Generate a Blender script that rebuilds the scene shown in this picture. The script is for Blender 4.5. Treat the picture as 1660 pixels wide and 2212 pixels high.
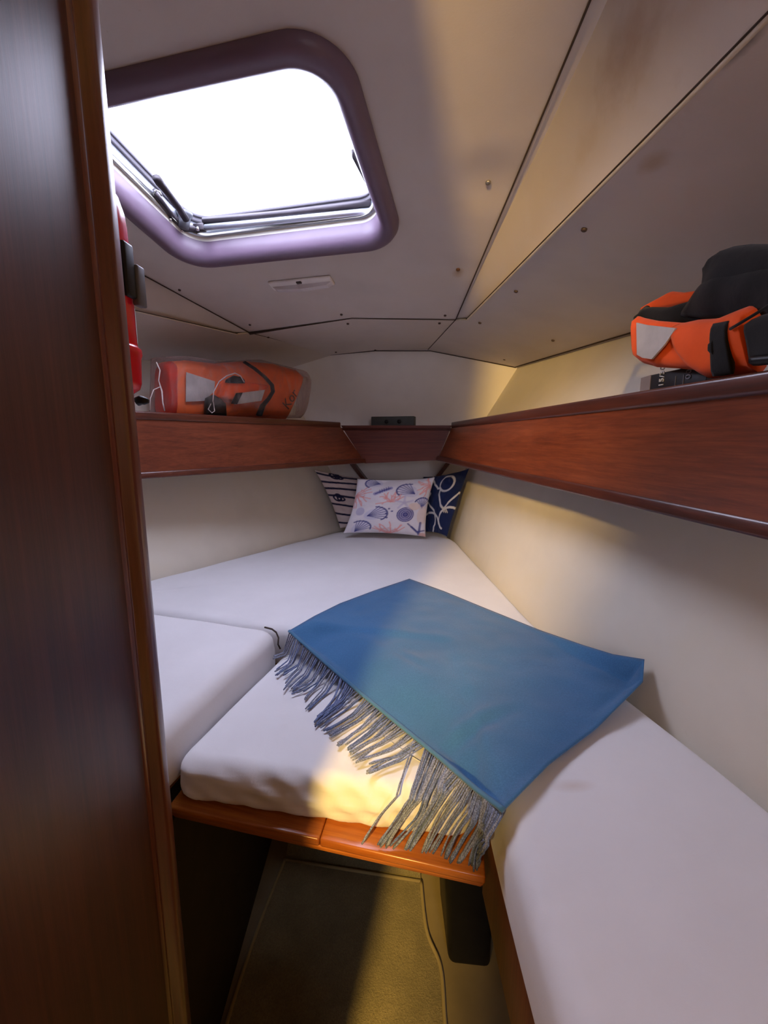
import bpy, bmesh, math, random
import numpy as np
from mathutils import Vector, Matrix, noise

for o in list(bpy.data.objects):
    bpy.data.objects.remove(o, do_unlink=True)
scene = bpy.context.scene
col = scene.collection
random.seed(4)

# ------------------------------------------------------------------ camera, world, exposure
F = 940.0                                   # focal length in pixels of the 1660 x 2212 frame
PITCH = math.atan(156 / F)
CAM_Z = 1.28
cam_data = bpy.data.cameras.new('camera')
cam = bpy.data.objects.new('camera', cam_data)
col.objects.link(cam)
cam.location = (0, 0, CAM_Z)
cam.rotation_euler = (math.pi / 2 - PITCH, 0, 0)
cam_data.sensor_fit = 'VERTICAL'
cam_data.sensor_height = 36.0
cam_data.lens = 36.0 * F / 2212.0
cam_data.clip_start = 0.01
scene.camera = cam

SKY_STRENGTH = 18.0
world = bpy.data.worlds.new('sky')
scene.world = world
world.use_nodes = True
bg = world.node_tree.nodes['Background']
bg.inputs['Color'].default_value = (0.77, 0.79, 1.0, 1)
bg.inputs['Strength'].default_value = SKY_STRENGTH

scene.view_settings.view_transform = 'Standard'
scene.view_settings.look = 'None'
scene.view_settings.gamma = 1.0
scene.view_settings.use_curve_mapping = False
scene.view_settings.exposure = 0.0
LAMP_POS = Vector((-0.56, -1.15, 1.85))
LAMP_W = 270.0


# ------------------------------------------------------------------ geometry helpers
def V(*a): return Vector(a)

CP, SP = math.cos(PITCH), math.sin(PITCH)
def ray(px, py):
    x = (px - 830) / F
    y = (1106 - py) / F
    return V(x, CP + y * SP, -SP + y * CP)
ORG = V(0, 0, CAM_Z)
def onz(px, py, z):
    d = ray(px, py); return ORG + d * ((z - CAM_Z) / d.z)
def ony(px, py, y):
    d = ray(px, py); return ORG + d * (y / d.y)
def onplane(px, py, p0, n):
    d = ray(px, py); return ORG + d * ((p0 - ORG).dot(n) / d.dot(n))

YAW = math.radians(13.6)                    # the boat's centreline runs 13.6 degrees right of the view
U = V(math.sin(YAW), math.cos(YAW), 0)      # forward along the boat
T = V(math.cos(YAW), -math.sin(YAW), 0)     # to starboard
def ondd(px, py, d):
    r = ray(px, py); return ORG + r * (d / r.dot(U))
W0 = -0.1 - 0.476
def mirror(p):
    w = p.dot(T); return p + T * (2 * W0 - 2 * w)

def new_mesh(verts, faces, smooth=False):
    me = bpy.data.meshes.new('m')
    me.from_pydata([tuple(v) for v in verts], [], [tuple(f) for f in faces])
    me.validate()
    if smooth:
        me.polygons.foreach_set('use_smooth', [True] * len(me.polygons))
    me.update()
    return me

class MB:
    """collects shapes into one mesh"""
    def __init__(s): s.v = []; s.f = []
    def add(s, v, f):
        b = len(s.v); s.v += [Vector(p) for p in v]; s.f += [tuple(i + b for i in q) for q in f]
        return s
    def hexa(s, p):                          # 8 points: bottom 4 then top 4
        return s.add(p, [(3, 2, 1, 0), (4, 5, 6, 7), (0, 1, 5, 4), (1, 2, 6, 5), (2, 3, 7, 6), (3, 0, 4, 7)])
    def box(s, a, b, m=None):
        x0, y0, z0 = a; x1, y1, z1 = b
        p = [V(x0, y0, z0), V(x1, y0, z0), V(x1, y1, z0), V(x0, y1, z0), V(x0, y0, z1), V(x1, y0, z1), V(x1, y1, z1), V(x0, y1, z1)]
        if m is not None: p = [m @ q for q in p]
        return s.hexa(p)
    def bar(s, a, b, side, up):              # square bar a->b, half sizes along two vectors
        p = [a - side - up, b - side - up, b + side - up, a + side - up, a - side + up, b - side + up, b + side + up, a + side + up]
        return s.hexa(p)
    def tube(s, pts, r, n=8, cap=True, flat=1.0):
        pts = [Vector(p) for p in pts]
        rs = r if isinstance(r, (list, tuple)) else [r] * len(pts)
        ref = V(0, 0, 1)
        d0 = (pts[1] - pts[0]).normalized()
        if abs(d0.z) > .9: ref = V(1, 0, 0)
        nrm = ref.cross(d0).normalized()
        vs = []; fs = []
        for i, p in enumerate(pts):
            d = (pts[min(i + 1, len(pts) - 1)] - pts[max(i - 1, 0)]).normalized()
            nrm = (nrm - d * nrm.dot(d)).normalized()
            bn = d.cross(nrm)
            for k in range(n):
                a = 2 * math.pi * k / n
                vs.append(p + nrm * (rs[i] * math.cos(a)) + bn * (rs[i] * flat * math.sin(a)))
        for i in range(len(pts) - 1):
            for k in range(n):
                fs.append((i * n + k, i * n + (k + 1) % n, (i + 1) * n + (k + 1) % n, (i + 1) * n + k))
        if cap:
            fs.append(tuple(reversed(range(n)))); fs.append(tuple(range((len(pts) - 1) * n, len(pts) * n)))
        return s.add(vs, fs)
    def lathe(s, prof, n=32, m=None):        # prof: (r, z)
        vs = []; fs = []
        for r, z in prof:
            for k in range(n):
                a = 2 * math.pi * k / n
                vs.append(V(r * math.cos(a), r * math.sin(a), z))
        for i in range(len(prof) - 1):
            for k in range(n):
                fs.append((i * n + k, i * n + (k + 1) % n, (i + 1) * n + (k + 1) % n, (i + 1) * n + k))
        fs.append(tuple(reversed(range(n)))); fs.append(tuple(range((len(prof) - 1) * n, len(prof) * n)))
        if m is not None: vs = [m @ q for q in vs]
        return s.add(vs, fs)
    def ruled(s, A, B, k=1):                 # surface between two polylines of equal length
        vs = []; fs = []
        n = len(A)
        for j in range(k + 1):
            for i in range(n): vs.append(Vector(A[i]).lerp(Vector(B[i]), j / k))
        for j in range(k):
            for i in range(n - 1):
                fs.append((j * n + i, j * n + i + 1, (j + 1) * n + i + 1, (j + 1) * n + i))
        return s.add(vs, fs)
    def mesh(s, smooth=False): return new_mesh(s.v, s.f, smooth)

def bevel_mesh(me, w, seg=2, angle=40):
    bm = bmesh.new(); bm.from_mesh(me)
    bmesh.ops.remove_doubles(bm, verts=bm.verts, dist=1e-6)
    bmesh.ops.recalc_face_normals(bm, faces=bm.faces)
    es = [e for e in bm.edges if len(e.link_faces) == 2 and e.calc_face_angle(0) > math.radians(angle)]
    bmesh.ops.bevel(bm, geom=es, offset=w, segments=seg, profile=.5, affect='EDGES', clamp_overlap=True)
    for f in bm.faces: f.smooth = True
    bm.to_mesh(me); bm.free()
    return me

def fix_normals(me):
    bm = bmesh.new(); bm.from_mesh(me)
    bmesh.ops.remove_doubles(bm, verts=bm.verts, dist=1e-6)
    bmesh.ops.recalc_face_normals(bm, faces=bm.faces)
    bm.to_mesh(me); bm.free(); return me

def world_loc(o):
    p = V(0, 0, 0)
    while o is not None:
        p += o.location; o = o.parent
    return p

def obj(name, me, mat, parent=None, origin=None):
    """one mesh object from a mesh in world coordinates"""
    me.name = name
    o = bpy.data.objects.new(name, me)
    col.objects.link(o)
    base = V(0, 0, 0)
    if parent is not None:
        o.parent = parent; base = world_loc(parent)
    elif origin is not None:
        base = Vector(origin); o.location = base
    if base.length > 0:
        me.transform(Matrix.Translation(-base))
    if mat is not None:
        me.materials.clear(); me.materials.append(mat)
    return o

def tag(o, label, cat, group=None):
    o['label'] = label; o['category'] = cat
    if group: o['group'] = group
    return o
def thing(name, label, cat, loc, group=None):
    o = bpy.data.objects.new(name, None); col.objects.link(o)
    o.empty_display_size = .05
    o.location = loc
    return tag(o, label, cat, group)
def struct(name, me, mat, label=None):
    o = obj(name, me, mat); o['kind'] = 'structure'
    if label: o['label'] = label
    return o

def rrect(hw, hh, r, n=8, cx=0, cy=0):
    r = max(r, .0005); pts = []
    for sx, sy, a0 in ((1, 1, 0), (-1, 1, 90), (-1, -1, 180), (1, -1, 270)):
        for k in range(n + 1):
            a = math.radians(a0 + 90 * k / n)
            pts.append((cx + sx * (hw - r) + r * math.cos(a), cy + sy * (hh - r) + r * math.sin(a)))
    return pts

def plate(outer, holes, m, th=0.004):
    """flat sheet with holes, from 2D outlines, placed by matrix m"""
    cu = bpy.data.curves.new('c', 'CURVE'); cu.dimensions = '2D'; cu.fill_mode = 'BOTH'; cu.extrude = th / 2
    for loop in [outer] + holes:
        sp = cu.splines.new('POLY'); sp.points.add(len(loop) - 1)
        for i, p in enumerate(loop): sp.points[i].co = (p[0], p[1], 0, 1)
        sp.use_cyclic_u = True
    o = bpy.data.objects.new('c', cu); col.objects.link(o)
    dg = bpy.context.evaluated_depsgraph_get()
    me = bpy.data.meshes.new_from_object(o.evaluated_get(dg))
    bpy.data.objects.remove(o); bpy.data.curves.remove(cu)
    me.transform(m)
    return me

def text_mesh(txt, size, m, th=0.0006):
    cu = bpy.data.curves.new('t', 'FONT'); cu.body = txt; cu.size = size; cu.extrude = th
    cu.align_x = 'CENTER'; cu.align_y = 'CENTER'
    o = bpy.data.objects.new('t', cu); col.objects.link(o)
    dg = bpy.context.evaluated_depsgraph_get()
    me = bpy.data.meshes.new_from_object(o.evaluated_get(dg))
    bpy.data.objects.remove(o); bpy.data.curves.remove(cu)
    me.transform(m)
    return me

def frame(origin, x, y):
    x = x.normalized(); z = x.cross(y).normalized(); y = z.cross(x)
    m = Matrix.Identity(4)
    for i in range(3):
        m[i][0] = x[i]; m[i][1] = y[i]; m[i][2] = z[i]; m[i][3] = origin[i]
    return m

# ------------------------------------------------------------------ materials
class NT:
    def __init__(s, name):
        s.m = bpy.data.materials.new(name); s.m.use_nodes = True
        s.t = s.m.node_tree; s.b = s.t.nodes['Principled BSDF']
        s.out = s.t.nodes['Material Output']
    def n(s, typ, **kw):
        x = s.t.nodes.new(typ)
        for k, v in kw.items():
            if k.startswith('i_'): x.inputs[k[2:].replace('_', ' ')].default_value = v
            else: setattr(x, k, v)
        return x
    def l(s, a, b): s.t.links.new(a, b)
    def coords(s, scale=(1, 1, 1), rot=(0, 0, 0), kind='Object'):
        tc = s.n('ShaderNodeTexCoord'); mp = s.n('ShaderNodeMapping')
        mr = s.n('ShaderNodeMapping'); mr.inputs['Rotation'].default_value = rot
        mp.inputs['Scale'].default_value = scale
        s.l(tc.outputs[kind], mr.inputs['Vector']); s.l(mr.outputs['Vector'], mp.inputs['Vector']); return mp.outputs['Vector']
    def ramp(s, fac, stops):
        r = s.n('ShaderNodeValToRGB')
        e = r.color_ramp.elements
        while len(e) < len(stops): e.new(.5)
        for i, (p, c) in enumerate(stops):
            e[i].position = p; e[i].color = (*c, 1) if len(c) == 3 else c
        s.l(fac, r.inputs['Fac']); return r.outputs['Color']
    def noise(s, vec, scale, detail=4, rough=.55, dist=0):
        x = s.n('ShaderNodeTexNoise'); x.inputs['Scale'].default_value = scale
        x.inputs['Detail'].default_value = detail; x.inputs['Roughness'].default_value = rough
        x.inputs['Distortion'].default_value = dist
        s.l(vec, x.inputs['Vector']); return x.outputs['Fac']
    def mix(s, fac, a, b, mode='MIX'):
        x = s.n('ShaderNodeMix', data_type='RGBA', blend_type=mode)
        for sock, v in ((x.inputs['Factor'], fac), (x.inputs[6], a), (x.inputs[7], b)):
            if hasattr(v, 'links') or isinstance(v, bpy.types.NodeSocket): s.l(v, sock)
            elif isinstance(v, (int, float)): sock.default_value = v
            else: sock.default_value = (*v, 1)
        return x.outputs[2]
    def bump(s, h, strength=.2, dist=.002):
        x = s.n('ShaderNodeBump'); x.inputs['Strength'].default_value = strength; x.inputs['Distance'].default_value = dist
        s.l(h, x.inputs['Height']); s.l(x.outputs['Normal'], s.b.inputs['Normal'])
    def set(s, **kw):
        for k, v in kw.items():
            s.b.inputs[k.replace('_', ' ')].default_value = v
        return s

def plain(name, c, rough=.5, metal=0.0, var=.12, scale=30, spec=.5, bump=0):
    t = NT(name)
    v = t.coords()
    f = t.noise(v, scale)
    d = tuple(max(0, x * (1 - var)) for x in c); e = tuple(min(1, x * (1 + var)) for x in c)
    t.l(t.ramp(f, [(.3, d), (.7, e)]), t.b.inputs['Base Color'])
    t.set(Roughness=rough, Metallic=metal)
    t.b.inputs['Specular IOR Level'].default_value = spec
    if bump: t.bump(t.noise(v, scale * 6), bump)
    return t.m

def wood(name, dark, mid, light, direction='z', az=0.0, rough=.32, coat=.15, stretch=1.0):
    t = NT(name)
    if direction == 'z': v = t.coords((26, 26, 1.1 * stretch))
    else: v = t.coords((1.3 * stretch, 30, 30), (0, 0, az))
    a = t.noise(v, 2.2, 6, .62, .5)
    b = t.noise(v, 9.0, 5, .7)
    w = t.coords((1, 1, 1)); c = t.noise(w, 4.0, 2)
    m = t.n('ShaderNodeMath', operation='MULTIPLY_ADD'); m.inputs[1].default_value = .55
    t.l(b, m.inputs[0])
    m2 = t.n('ShaderNodeMath', operation='MULTIPLY'); m2.inputs[1].default_value = .55
    t.l(a, m2.inputs[0]); t.l(m2.outputs[0], m.inputs[2])
    base = t.ramp(m.outputs[0], [(.36, dark), (.53, mid), (.72, light)])
    t.l(t.mix(.25, base, t.ramp(c, [(.3, dark), (.7, light)])), t.b.inputs['Base Color'])
    t.set(Roughness=rough)
    t.b.inputs['Coat Weight'].default_value = coat
    t.b.inputs['Coat Roughness'].default_value = .3
    t.bump(b, .12, .0008)
    return t.m

def vinyl(name, c, stains=(), rough=.62, grain=420, wave=.25):
    t = NT(name)
    v = t.coords()
    big = t.noise(v, 5, 3)
    fine = t.noise(v, grain, 2, .6)
    c2 = tuple(x * .93 for x in c); c3 = (c[0], c[1] * .985, c[2] * .94)
    base = t.ramp(big, [(.3, c2), (.55, c), (.75, c3)])
    # dirt freckles
    sp = t.noise(v, 38, 3, .7)
    base = t.mix(t.ramp(sp, [(.74, (0, 0, 0)), (.82, (.35, .35, .35))]), base, (c[0] * .6, c[1] * .52, c[2] * .4))
    for (p, r, sc, amt) in stains:           # brown marks with a place and a shape of their own
        tc = t.n('ShaderNodeTexCoord')
        sub = t.n('ShaderNodeVectorMath', operation='SUBTRACT'); sub.inputs[1].default_value = tuple(p)
        t.l(tc.outputs['Object'], sub.inputs[0])
        dm = t.n('ShaderNodeVectorMath', operation='MULTIPLY'); dm.inputs[1].default_value = r
        t.l(sub.outputs[0], dm.inputs[0])
        ln = t.n('ShaderNodeVectorMath', operation='LENGTH'); t.l(dm.outputs[0], ln.inputs[0])
        ad = t.n('ShaderNodeMath', operation='MULTIPLY_ADD'); ad.inputs[1].default_value = .6
        t.l(t.noise(v, 30, 4), ad.inputs[0]); t.l(ln.outputs['Value'], ad.inputs[2])
        f = t.ramp(ad.outputs[0], [(.5, (amt,) * 3), (1.0, (0, 0, 0))])
        base = t.mix(f, base, sc)
    t.l(base, t.b.inputs['Base Color'])
    t.set(Roughness=rough)
    h = t.n('ShaderNodeMath', operation='MULTIPLY_ADD'); h.inputs[1].default_value = .12
    t.l(fine, h.inputs[0]); t.l(t.noise(v, 9, 2), h.inputs[2])
    t.bump(h.outputs[0], wave, .004)
    return t.m

def dimples(mat, pts):
    """vinyl pulled in round a few screws"""
    tr = mat.node_tree; bmp = [n for n in tr.nodes if n.type == 'BUMP'][0]
    src = bmp.inputs['Height'].links[0].from_socket
    for p, rad, amp in pts:
        tc = tr.nodes.new('ShaderNodeTexCoord'); d = tr.nodes.new('ShaderNodeVectorMath'); d.operation = 'DISTANCE'
        d.inputs[1].default_value = tuple(p); tr.links.new(tc.outputs['Object'], d.inputs[0])
        mr = tr.nodes.new('ShaderNodeMapRange'); mr.interpolation_type = 'SMOOTHERSTEP'
        mr.inputs['From Min'].default_value = 0; mr.inputs['From Max'].default_value = rad
        mr.inputs['To Min'].default_value = amp; mr.inputs['To Max'].default_value = 0
        tr.links.new(d.outputs['Value'], mr.inputs['Value'])
        ad = tr.nodes.new('ShaderNodeMath'); ad.operation = 'ADD'
        tr.links.new(src, ad.inputs[0]); tr.links.new(mr.outputs[0], ad.inputs[1]); src = ad.outputs[0]
    tr.links.new(src, bmp.inputs['Height'])

def cloth(name, c, var=.06, weave=900, bump=.15, rough=.9, sheen=.2, big=6):
    t = NT(name); v = t.coords()
    f = t.noise(v, big, 3)
    t.l(t.ramp(f, [(.3, tuple(x * (1 - var) for x in c)), (.7, tuple(min(1, x * (1 + var)) for x in c))]), t.b.inputs['Base Color'])
    t.set(Roughness=rough); t.b.inputs['Sheen Weight'].default_value = sheen
    t.b.inputs['Specular IOR Level'].default_value = .2
    h = t.n('ShaderNodeMath', operation='MULTIPLY_ADD'); h.inputs[1].default_value = .1
    t.l(t.noise(v, weave, 2), h.inputs[0]); t.l(t.noise(v, 22, 3), h.inputs[2])
    t.bump(h.outputs[0], bump, .004)
    return t.m

M = {}
MAHOG = ((.040, .009, .005), (.105, .024, .011), (.20, .052, .022))
M['wood_v'] = wood('mahogany_panel', (.024, .006, .004), (.062, .015, .009), (.11, .029, .016), 'z', rough=.42, coat=.0)
M['wood_trim'] = wood('mahogany_trim', (.06, .014, .009), (.13, .032, .018), (.20, .055, .028), 'z', rough=.32, coat=.6)
M['wood_r'] = wood('mahogany_fascia_starboard', (.07, .014, .006), (.17, .036, .012), (.30, .075, .024), 'h', math.radians(-94), rough=.36, coat=.06)
M['wood_l'] = wood('mahogany_fascia_port', (.07, .014, .008), (.15, .034, .015), (.25, .065, .028), 'h', math.radians(-56), rough=.36, coat=.06)
M['wood_f'] = wood('mahogany_fascia_forward', (.05, .010, .008), (.10, .024, .014), (.17, .042, .022), 'h', math.radians(13.6), rough=.4, coat=.05)
M['wood_edge'] = wood('mahogany_moulding', (.03, .008, .005), (.07, .018, .010), (.14, .036, .018), 'h', math.radians(-94), rough=.3, coat=.2)
M['wood_edge_l'] = wood('mahogany_moulding_port', (.035, .009, .006), (.08, .02, .011), (.15, .038, .019), 'h', math.radians(-56), rough=.3, coat=.2)
M['wood_board'] = wood('varnished_board', (.22, .055, .010), (.40, .115, .020), (.55, .19, .035), 'h', math.radians(15), rough=.25, coat=.35)
M['wood_base'] = wood('berth_side_wood', (.10, .028, .012), (.22, .062, .022), (.32, .10, .035), 'z', rough=.45, coat=0)
M['grp'] = plain('moulded_liner', (.34, .27, .14), .5, var=.15, scale=9)
M['shaded_riser'] = plain('riser_painted_shade', (.030, .016, .012), .6, var=.3, scale=14)  # shade on the port riser put into its dark colour
M['black'] = plain('black_plastic', (.006, .006, .0065), .45, var=.2, spec=.3)
M['black_cloth'] = cloth('black_webbing', (.013, .014, .015), .25, 600, .5, .85, .1, 25)
M['cushion'] = cloth('white_cotton_cover', (.82, .82, .84), .03, 700, .22)
M['pillow_back'] = cloth('pillow_lining', (.5, .47, .46), .05)
M['dark_gap'] = plain('dark_seam_brown', (.05, .032, .025), .9, var=.3)  # dark brown for seams and piping
M['piping'] = plain('cream_piping', (.70, .62, .48), .5, var=.1)
M['alu'] = plain('anodised_aluminium', (.62, .66, .72), .35, .85, var=.05)
M['seal'] = plain('rubber_seal', (.045, .04, .05), .6)
M['hatch_plastic'] = plain('moulded_hatch_trim', (.17, .118, .172), .38, var=.05, scale=12)  # white plastic trim, purple flare put into its darkened colour
M['cream_strip'] = plain('cream_gasket', (.78, .76, .66), .6, var=.04)
M['bracket'] = plain('hatch_hardware', (.035, .028, .034), .45, .2, var=.2)
M['bracket_grey'] = plain('grey_hardware', (.11, .115, .13), .5, .1, var=.1)
M['chrome'] = plain('chrome', (.8, .8, .82), .15, 1.0, var=.03)
M['red'] = plain('extinguisher_red', (.72, .006, .022), .22, var=.04)
M['white_print'] = plain('white_label', (.8, .8, .8), .5, var=.03)
M['orange'] = cloth('orange_fabric', (.95, .105, .008), .10, 500, .35, .75, .15, 18)
M['orange_dim'] = cloth('orange_foam_cover', (.86, .155, .035), .10, 500, .3, .7, .1, 14)
M['red_orange'] = cloth('red_orange_fabric', (.62, .035, .012), .12, 500, .3, .75, .1, 18)
M['reflective'] = plain('reflective_tape', (.50, .48, .48), .42, .15, var=.14, scale=24)
M['cord'] = plain('white_cord', (.70, .60, .58), .7, var=.08)
M['lens'] = plain('light_lens', (.72, .68, .70), .25, var=.03)
M['lamp_base'] = plain('white_lamp_base', (.80, .74, .70), .4, var=.03)
M['screw'] = plain('bronze_screw_cap', (.075, .05, .045), .55, .2, var=.3, scale=200)
M['rust_screw'] = plain('rusty_screw', (.22, .10, .03), .55, .4, var=.5, scale=260)
M['steel_screw'] = plain('steel_screw', (.35, .33, .31), .35, .8, var=.2, scale=200)
M['carton_black'] = plain('black_printed_carton', (.014, .014, .017), .35, var=.1)
M['carton_grey'] = plain('carton_side', (.28, .22, .20), .6, var=.1)
M['print_grey'] = plain('grey_print', (.22, .21, .21), .6, var=.05)
M['print_brown'] = plain('brown_print', (.10, .03, .02), .6, var=.05)
M['wall_cream'] = vinyl('cream_vinyl_lining', (.80, .75, .64))
M['wall_front'] = vinyl('cream_vinyl_bulkhead', (.78, .73, .67))
M['saloon'] = plain('saloon_lining', (.10, .065, .045), .7, var=.06, scale=4)

# carpet: olive pile
t = NT('olive_carpet'); v = t.coords()
f1 = t.noise(v, 260, 3, .7); f2 = t.noise(v, 14, 4)
c1 = t.ramp(f2, [(.3, (.29, .245, .115)), (.7, (.42, .35, .17))])
t.l(t.mix(t.ramp(f1, [(.35, (.55,) * 3), (.65, (0,) * 3)]), c1, (.17, .14, .065)), t.b.inputs['Base Color'])
t.set(Roughness=.95); t.b.inputs['Sheen Weight'].default_value = .3; t.bump(f1, .8, .004); M['carpet'] = t.m
M['carpet_edge'] = cloth('carpet_binding', (.46, .37, .17), .12, 500, .5)

# blue throw
t = NT('blue_wool_throw'); v = t.coords()
f1 = t.noise(v, 420, 3, .7); f2 = t.noise(v, 5, 3)
c1 = t.ramp(f2, [(.3, (.050, .158, .330)), (.7, (.066, .200, .405))])
t.l(t.mix(t.ramp(f1, [(.4, (.4,) * 3), (.62, (0,) * 3)]), c1, (.030, .10, .20)), t.b.inputs['Base Color'])
t.set(Roughness=.95); t.b.inputs['Sheen Weight'].default_value = .25
t.b.inputs['Specular IOR Level'].default_value = .15
h = t.n('ShaderNodeMath', operation='MULTIPLY_ADD'); h.inputs[1].default_value = .12
t.l(f1, h.inputs[0]); t.l(t.noise(v, 16, 3), h.inputs[2]); t.bump(h.outputs[0], .25, .004); M['throw'] = t.m
M['throw_hem'] = cloth('throw_hem', (.07, .19, .33), .1)
M['fringe'] = []
for i, c in enumerate(((.19, .24, .42), (.23, .27, .41), (.27, .30, .40), (.13, .18, .34))):
    t = NT('fringe_yarn'); v = t.coords((1, 1, 1)); f = t.noise(v, 520, 2, .7)
    t.l(t.ramp(f, [(.40, tuple(x * .5 for x in c)), (.62, tuple(min(1, x * 1.45) for x in c))]), t.b.inputs['Base Color'])
    t.set(Roughness=.9); t.bump(f, .6, .002); M['fringe'].append(t.m)

# printed cloth from a colour attribute (flat print on the pillow covers)
t = NT('printed_pillow_cover'); a = t.n('ShaderNodeAttribute', attribute_name='print')
t.l(a.outputs['Color'], t.b.inputs['Base Color']); t.set(Roughness=.9)
t.b.inputs['Sheen Weight'].default_value = .15; t.b.inputs['Specular IOR Level'].default_value = .2
t.bump(t.noise(t.coords(), 300, 3), .15, .003); M['print'] = t.m

# acrylic pane: clear, slightly milky
t = NT('milky_acrylic'); t.t.nodes.remove(t.b)
tr = t.n('ShaderNodeBsdfTransparent'); tr.inputs['Color'].default_value = (.96, .96, .98, 1)
tl = t.n('ShaderNodeBsdfTranslucent'); tl.inputs['Color'].default_value = (.95, .95, .97, 1)
gl = t.n('ShaderNodeBsdfGlossy'); gl.inputs['Roughness'].default_value = .06
m1 = t.n('ShaderNodeMixShader'); m1.inputs[0].default_value = .25
m2 = t.n('ShaderNodeMixShader'); m2.inputs[0].default_value = .05
t.l(tr.outputs[0], m1.inputs[1]); t.l(tl.outputs[0], m1.inputs[2])
t.l(m1.outputs[0], m2.inputs[1]); t.l(gl.outputs[0], m2.inputs[2]); t.l(m2.outputs[0], t.out.inputs['Surface'])
M['acrylic'] = t.m
# thin polythene bag
t = NT('clear_polythene'); t.t.nodes.remove(t.b)
tr = t.n('ShaderNodeBsdfTransparent'); tr.inputs['Color'].default_value = (.97, .97, .97, 1)
gl = t.n('ShaderNodeBsdfPrincipled'); gl.inputs['Base Color'].default_value = (.75, .66, .64, 1); gl.inputs['Roughness'].default_value = .25
fr = t.n('ShaderNodeFresnel'); fr.inputs['IOR'].default_value = 1.5
v = t.coords((1, 1, .35)); nz = t.noise(v, 22, 4, .6, 1.6)
ad = t.n('ShaderNodeMath', operation='MULTIPLY_ADD'); ad.inputs[1].default_value = .55
rp = t.ramp(nz, [(.48, (.03,) * 3), (.78, (.26,) * 3)])
t.l(fr.outputs[0], ad.inputs[0]); t.l(rp, ad.inputs[2])
m1 = t.n('ShaderNodeMixShader'); t.l(ad.outputs[0], m1.inputs[0])
t.l(tr.outputs[0], m1.inputs[1]); t.l(gl.outputs[0], m1.inputs[2])
bp = t.n('ShaderNodeBump'); bp.inputs['Strength'].default_value = .6; bp.inputs['Distance'].default_value = .01
t.l(nz, bp.inputs['Height']); t.l(bp.outputs[0], gl.inputs['Normal'])
t.l(m1.outputs[0], t.out.inputs['Surface']); M['polythene'] = t.m

# ------------------------------------------------------------------ key lines of the cabin
J1 = ondd(1115, 793, 2.3)
R = ondd(985, 690, 1.75)                                    # fore corner of the coachroof, starboard
JR = [J1, V(.745, 1.343, 1.594), V(.80, .80, 1.585), V(.86, .1, 1.58), V(.89, -.30, 1.58)]
n_deck = (JR[1] - J1).cross(R - J1)
line2 = [onplane(*p, J1, n_deck) for p in ((1010, 690), (1150, 550), (1330, 370), (1500, 200), (1660, 40))] + [V(.392, .1, 1.683), V(.40, -.30, 1.68)]
SLOPE = .20
n_coach = V(SLOPE * U.x, SLOPE * U.y, 1)
line1 = [onplane(*p, R, n_coach) for p in ((985, 690), (1100, 420), (1190, 205), (1275, 0))]
def coach_z(x, y): return R.z + SLOPE * (R.dot(U) - (x * U.x + y * U.y))
line1 += [V(.315, .1, coach_z(.315, .1)), V(.325, -.30, coach_z(.325, -.30))]
S_R = ondd(925, 755, 2.3)

# hull: lines at berth, shelf and deck level, starboard and port
hull_r = [V(.335, 2.30, .8), V(.362, 2.08, .8), V(.425, 1.05, .8), V(.50, .78, .8), V(.54, .54, .8), V(.575, .10, .8), V(.60, -.30, .8)]
deck_r = [V(.62, 2.42, 1.64), J1 + V(.012, 0, .005)] + [p + V(.012, 0, .005) for p in JR[1:2]] + [V(.79, 1.0, 1.59), V(.82, .70, 1.588), V(.872, .1, 1.585), V(.90, -.30, 1.585)]
hull_l = [V(-.20, 2.405, .8), V(-.274, 2.298, .8), V(-.54, 1.91, .8), V(-.825, 1.492, .8), V(-1.06, 1.13, .8), V(-1.28, .72, .8), V(-1.45, .30, .8)]
deck_l = [mirror(p) for p in deck_r]
for a_, b_ in zip(hull_l, deck_l): b_ += V(.06, -.03, 0)

def hull_mesh(low, high):
    A = []
    rows = []
    for a, b in zip(low, high):
        d = b - a
        mid = a + V(d.x, d.y, 0) * .58 + V(0, 0, .60)         # at shelf level the side is still fairly upright
        m0 = a + V(d.x, d.y, 0) * .24 + V(0, 0, .30)
        base = a - V(0, 0, .20)
        foot = a - V(d.x, d.y, 0) * .05 - V(0, 0, .80)
        rows.append([foot, base, a, m0, mid, b, b + V(d.x, d.y, d.z) * .12])
    mb = MB(); n = len(rows[0])
    vs = [p for r in rows for p in r]
    fs = [(i * n + j, i * n + j + 1, (i + 1) * n + j + 1, (i + 1) * n + j) for i in range(len(rows) - 1) for j in range(n - 1)]
    return new_mesh(vs, fs, True)
struct('wall_right', hull_mesh(hull_r, deck_r), M['wall_cream'], 'cream vinyl lined hull side beside the blue throw')
struct('wall_left', hull_mesh(hull_l, deck_l), M['wall_cream'], 'cream vinyl lined hull side beyond the locker panel')

# forward bulkhead with cambered top
tops = [ondd(*p, 2.3) + V(0, 0, .03) for p in ((560, 800), (650, 775), (690, 768), (811, 757), (930, 757), (1115, 793), (1200, 815))]
bots = [V(p.x, p.y, .3) for p in tops]
struct('wall_front', MB().ruled(bots, tops, 4).mesh(True), M['wall_front'], 'pale vinyl bulkhead at the bow above the pillows')

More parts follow.
